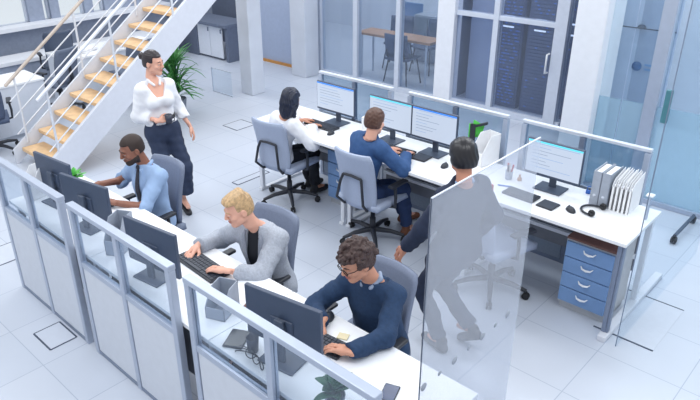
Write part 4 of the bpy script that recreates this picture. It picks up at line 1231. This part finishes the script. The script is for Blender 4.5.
# B: man in grey blazer
fb = D(-78)
person('blond man in pale grey blazer over dark top, typing at the near bench', (-2.88, 2.52), .90, fb,
       (-2.89, 2.46, .52), (-2.88, 2.37, .985), (-2.905, 2.235, 1.165), (D(-112), .32, .0),
       dict(R=dict(wrist=(-3.20, 2.10, .84), hint=(-.8, .4, -.6), dir=(.25, -1, -.25), curl=.42),
            L=dict(wrist=(-2.83, 2.03, .84), hint=(.9, .55, -.6), dir=(-1, -.35, -.12), curl=.35)),
       seated_legs(-2.89, 2.46, fb, reach=.38),
       dict(items=[dict(kind='top', name='undershirt', mat=M_['black_cloth'], sleeves=False, e=.008, wr=.003, neck=.026), dict(kind='top', name='blazer', mat=M_['grey_tweed'], cuff=.95, e=.022, loose=.006, wr=.008, open=(.042, .10), neck=.03), tr(), dict(kind='shoes', mat=M_['black_leather']), dict(kind='lapels', name='lapel', mat=M_['tweed_dark'])]),
       M_['skin_light'], dict(f=hair_swept, mat=M_['hair_blond']), 'people at the near bench', shw=.158)
# C: curly-haired man
fc = D(-80)
person('curly-haired man with glasses in navy sweater, seated at the near end of the near bench', (-1.92, 2.5), .90, fc,
       (-1.93, 2.46, .52), (-1.935, 2.37, 1.0), (-1.955, 2.26, 1.165), (D(-108), .38, .0),
       dict(R=dict(wrist=(-2.03, 2.06, .84), hint=(-1.0, .2, -.5), dir=(.2, -1, -.3), curl=.4),
            L=dict(wrist=(-1.76, 1.97, .84), hint=(1.0, .5, -.6), dir=(-1, -.28, -.08), curl=.38)),
       seated_legs(-1.93, 2.46, fc, reach=.38),
       dict(glasses=True, items=[dict(kind='top', name='sweater', mat=M_['navy_knit'], cuff=.96, e=.014, loose=.005, wr=.008, neck=.004), tr(), dict(kind='shoes', mat=M_['black_leather']), dict(kind='collar', mat=M_['grey_collar'], round=1)]),
       M_['skin_tan'], dict(f=hair_curly, mat=M_['hair_curly'], lo=(-.14, -.16, -.12), hi=(.14, .14, .18), res=.0046), 'people at the near bench', shw=.158)
# D: woman in white blouse, far bench
fd = D(84)
person('woman with dark blue-black hair in white blouse, seated at the far bench seen from behind', (-4.5, 4.1), .91, fd,
       (-4.54, 4.04, .52), (-4.40, 4.02, .955), (-4.345, 4.06, 1.125), (D(96), .28, 0.0),
       dict(R=dict(wrist=(-4.27, 4.25, .84), hint=(.8, -.7, -.6), dir=(.1, 1, -.15), curl=.35),
            L=dict(wrist=(-4.45, 4.31, .84), hint=(-.8, -.2, -.6), dir=(.3, 1, -.15), curl=.35)),
       seated_legs(-4.54, 4.04, fd, reach=(.40, .46), spread=.08),
       dict(items=[dict(kind='top', name='blouse', mat=M_['white_cloth'], cuff=.90, e=.016, loose=.016, wr=.008, neck=.015), tr(), dict(kind='shoes', mat=M_['black_leather'])]),
       M_['skin_tan'], dict(f=hair_long, mat=M_['hair_navy'], lo=(-.14, -.16, -.24), hi=(.14, .14, .18)), 'people at the far bench', fem=1.0, shw=.135)
# E: man in blue blazer
fe = D(70)
person('brown-haired man in blue blazer, seated at the far bench seen from behind', (-3.4, 4.0), .92, fe,
       (-3.42, 3.98, .52), (-3.33, 4.00, 1.015), (-3.30, 4.035, 1.165), (D(96), .22, 0.0),
       dict(R=dict(wrist=(-3.14, 4.27, .84), hint=(.9, -.6, -.6), dir=(-.25, 1, -.15), curl=.38),
            L=dict(wrist=(-3.32, 4.26, .84), hint=(-.8, -.1, -.6), dir=(.2, 1, -.15), curl=.35)),
       seated_legs(-3.42, 3.98, fe, reach=(.44, .56), spread=.12),
       dict(items=[dict(kind='top', name='blazer', mat=M_['blue_blazer'], cuff=.95, e=.020, loose=.006, wr=.008, neck=.02, hem=-.14), tr('blue_trousers'), dict(kind='shoes', mat=M_['brown_leather']), dict(kind='collar', mat=M_['blue_blazer'], round=1)]),
       M_['skin_light'], dict(f=hair_short(.013, .054, .002, .03, -.06), mat=M_['hair_brown']), 'people at the far bench', shw=.158, turn=D(10))
# F: standing man behind the hazy glass
ff = D(168)
person('black-haired man with glasses in navy suit, walking behind the hazy glass screen', (-1.98, 3.28), .915, ff,
       (-1.97, 3.27, .80), (-1.945, 3.26, 1.27), (-1.965, 3.255, 1.455), (D(140), .22, 0.0),
       dict(L=dict(wrist=(-2.22, 3.05, .80), hint=(.6, -.6, -.3), dir=(-.5, -.25, -1), up=(-.3, -1, .3), curl=.5),
            R=dict(wrist=(-1.98, 3.46, .80), hint=(.6, .5, 0), dir=(-.1, .1, -1), up=(0, 1, 0), curl=.5)),
       dict(L=dict(ankle=(-1.98, 3.19, .085), hint=(-1, 0, 0), toe=ff), R=dict(ankle=(-1.84, 3.36, .16), hint=(-1, 0, 0), toe=ff, pitch=.6)),
       dict(glasses=True, items=[dict(kind='top', name='jacket', mat=M_['navy_suit'], cuff=.95, e=.020, loose=.006, wr=.008, skirted=True, hem=-.16, neck=.02), tr('navy_suit'), dict(kind='shoes', mat=M_['black_leather']), dict(kind='collar', mat=M_['blue_shirt']), dict(kind='patch', name='arm_patch', side='R', mat=M_['red_cloth'])]),
       M_['skin_medium'], dict(f=hair_bowl, mat=M_['hair_black']), None, shw=.158)
# G: standing woman
fg = D(-12)
person('woman in white blouse and dark wide trousers, standing with a mug beside the staircase', (-5.2, 3.2), .92, fg,
       (-5.23, 3.19, .86), (-5.27, 3.19, 1.315), (-5.26, 3.20, 1.505), (D(28), .12, 0.0),
       dict(R=dict(wrist=(-5.12, 3.10, 1.00), hint=(-.6, -.35, -.8), dir=(.35, 1, .05), up=(.8, -.3, .5), curl=.8),
            L=dict(wrist=(-5.10, 3.42, .86), hint=(-.8, .3, -.2), dir=(.35, .15, -1), up=(.6, .8, .3), curl=.4)),
       dict(R=dict(ankle=(-5.30, 3.11, .125), hint=(1, -.1, 0), toe=fg, pitch=.4), L=dict(ankle=(-5.13, 3.26, .125), hint=(1, 0, 0), toe=fg, pitch=.4)),
       dict(bare=0, items=[dict(kind='top', name='blouse', mat=M_['white_cloth'], cuff=.62, e=.014, loose=.014, wr=.007, vneck=.125, hem=.07, neck=.03), dict(kind='trousers', name='trousers', mat=M_['navy_trousers'], hem=.72, flare=.045, e=.012, rise=.85), dict(kind='belt', name='belt', mat=M_['black_leather'], h=.13), dict(kind='shoes', mat=M_['black_leather'], heel=1), dict(kind='collar', mat=M_['white_cloth'], round=1)]),
       M_['skin_light'], dict(f=hair_bun, mat=M_['hair_dark'], lo=(-.13, -.19, -.12), hi=(.13, .14, .16)), None, fem=1.0, shw=.135)
p = thing('mug', 'dark mug held by the standing woman', 'mug', (-5.075, 3.175, .965), 0)
m = MB(); m.lathe([(.030, 0), (.034, .085), (.031, .085), (.027, .006)], n=20); m.build('body', M_['mug'], p)
m = MB(); m.tube([(.031 * math.cos(.5), .031 * math.sin(.5), .02), (.058 * math.cos(.5), .058 * math.sin(.5), .03), (.060 * math.cos(.5), .060 * math.sin(.5), .06), (.033 * math.cos(.5), .033 * math.sin(.5), .07)], .005, 8); m.build('handle', M_['mug'], p)
# ------------------------------------------------------------------ light and camera
sc = bpy.context.scene
w = bpy.data.worlds.new('World'); sc.world = w; w.use_nodes = True
bg = w.node_tree.nodes['Background']
bg.inputs['Color'].default_value = (.93, .962, 1.0, 1); bg.inputs['Strength'].default_value = WORLD
cd = bpy.data.cameras.new('camera'); cam = bpy.data.objects.new('camera', cd); C.objects.link(cam); sc.camera = cam
F_, P_, RO, YA, CX, CY = 654.7, .45149, .01957, 2.34653, 320.3, 195.9
f = Vector((math.cos(YA) * math.cos(P_), math.sin(YA) * math.cos(P_), -math.sin(P_)))
ri = Vector((math.sin(YA), -math.cos(YA), 0)); dn = f.cross(ri)
c_, s_ = math.cos(RO), math.sin(RO)
r2 = ri * c_ + dn * s_; d2 = dn * c_ - ri * s_
Mx = Matrix(((r2.x, -d2.x, -f.x), (r2.y, -d2.y, -f.y), (r2.z, -d2.z, -f.z)))
cam.rotation_euler = Mx.to_euler(); cam.location = (0, 0, 3.0)
cd.sensor_width = 36; cd.lens = F_ * 36 / 700
cd.shift_x = (350 - CX) / 700; cd.shift_y = -(200 - CY) / 700
cd.clip_end = 100
sc.view_settings.view_transform = 'Standard'; sc.view_settings.look = 'None'
sc.view_settings.exposure = EXPO; sc.view_settings.gamma = 1; sc.view_settings.use_curve_mapping = False
sc.cycles.transparent_max_bounces = 24
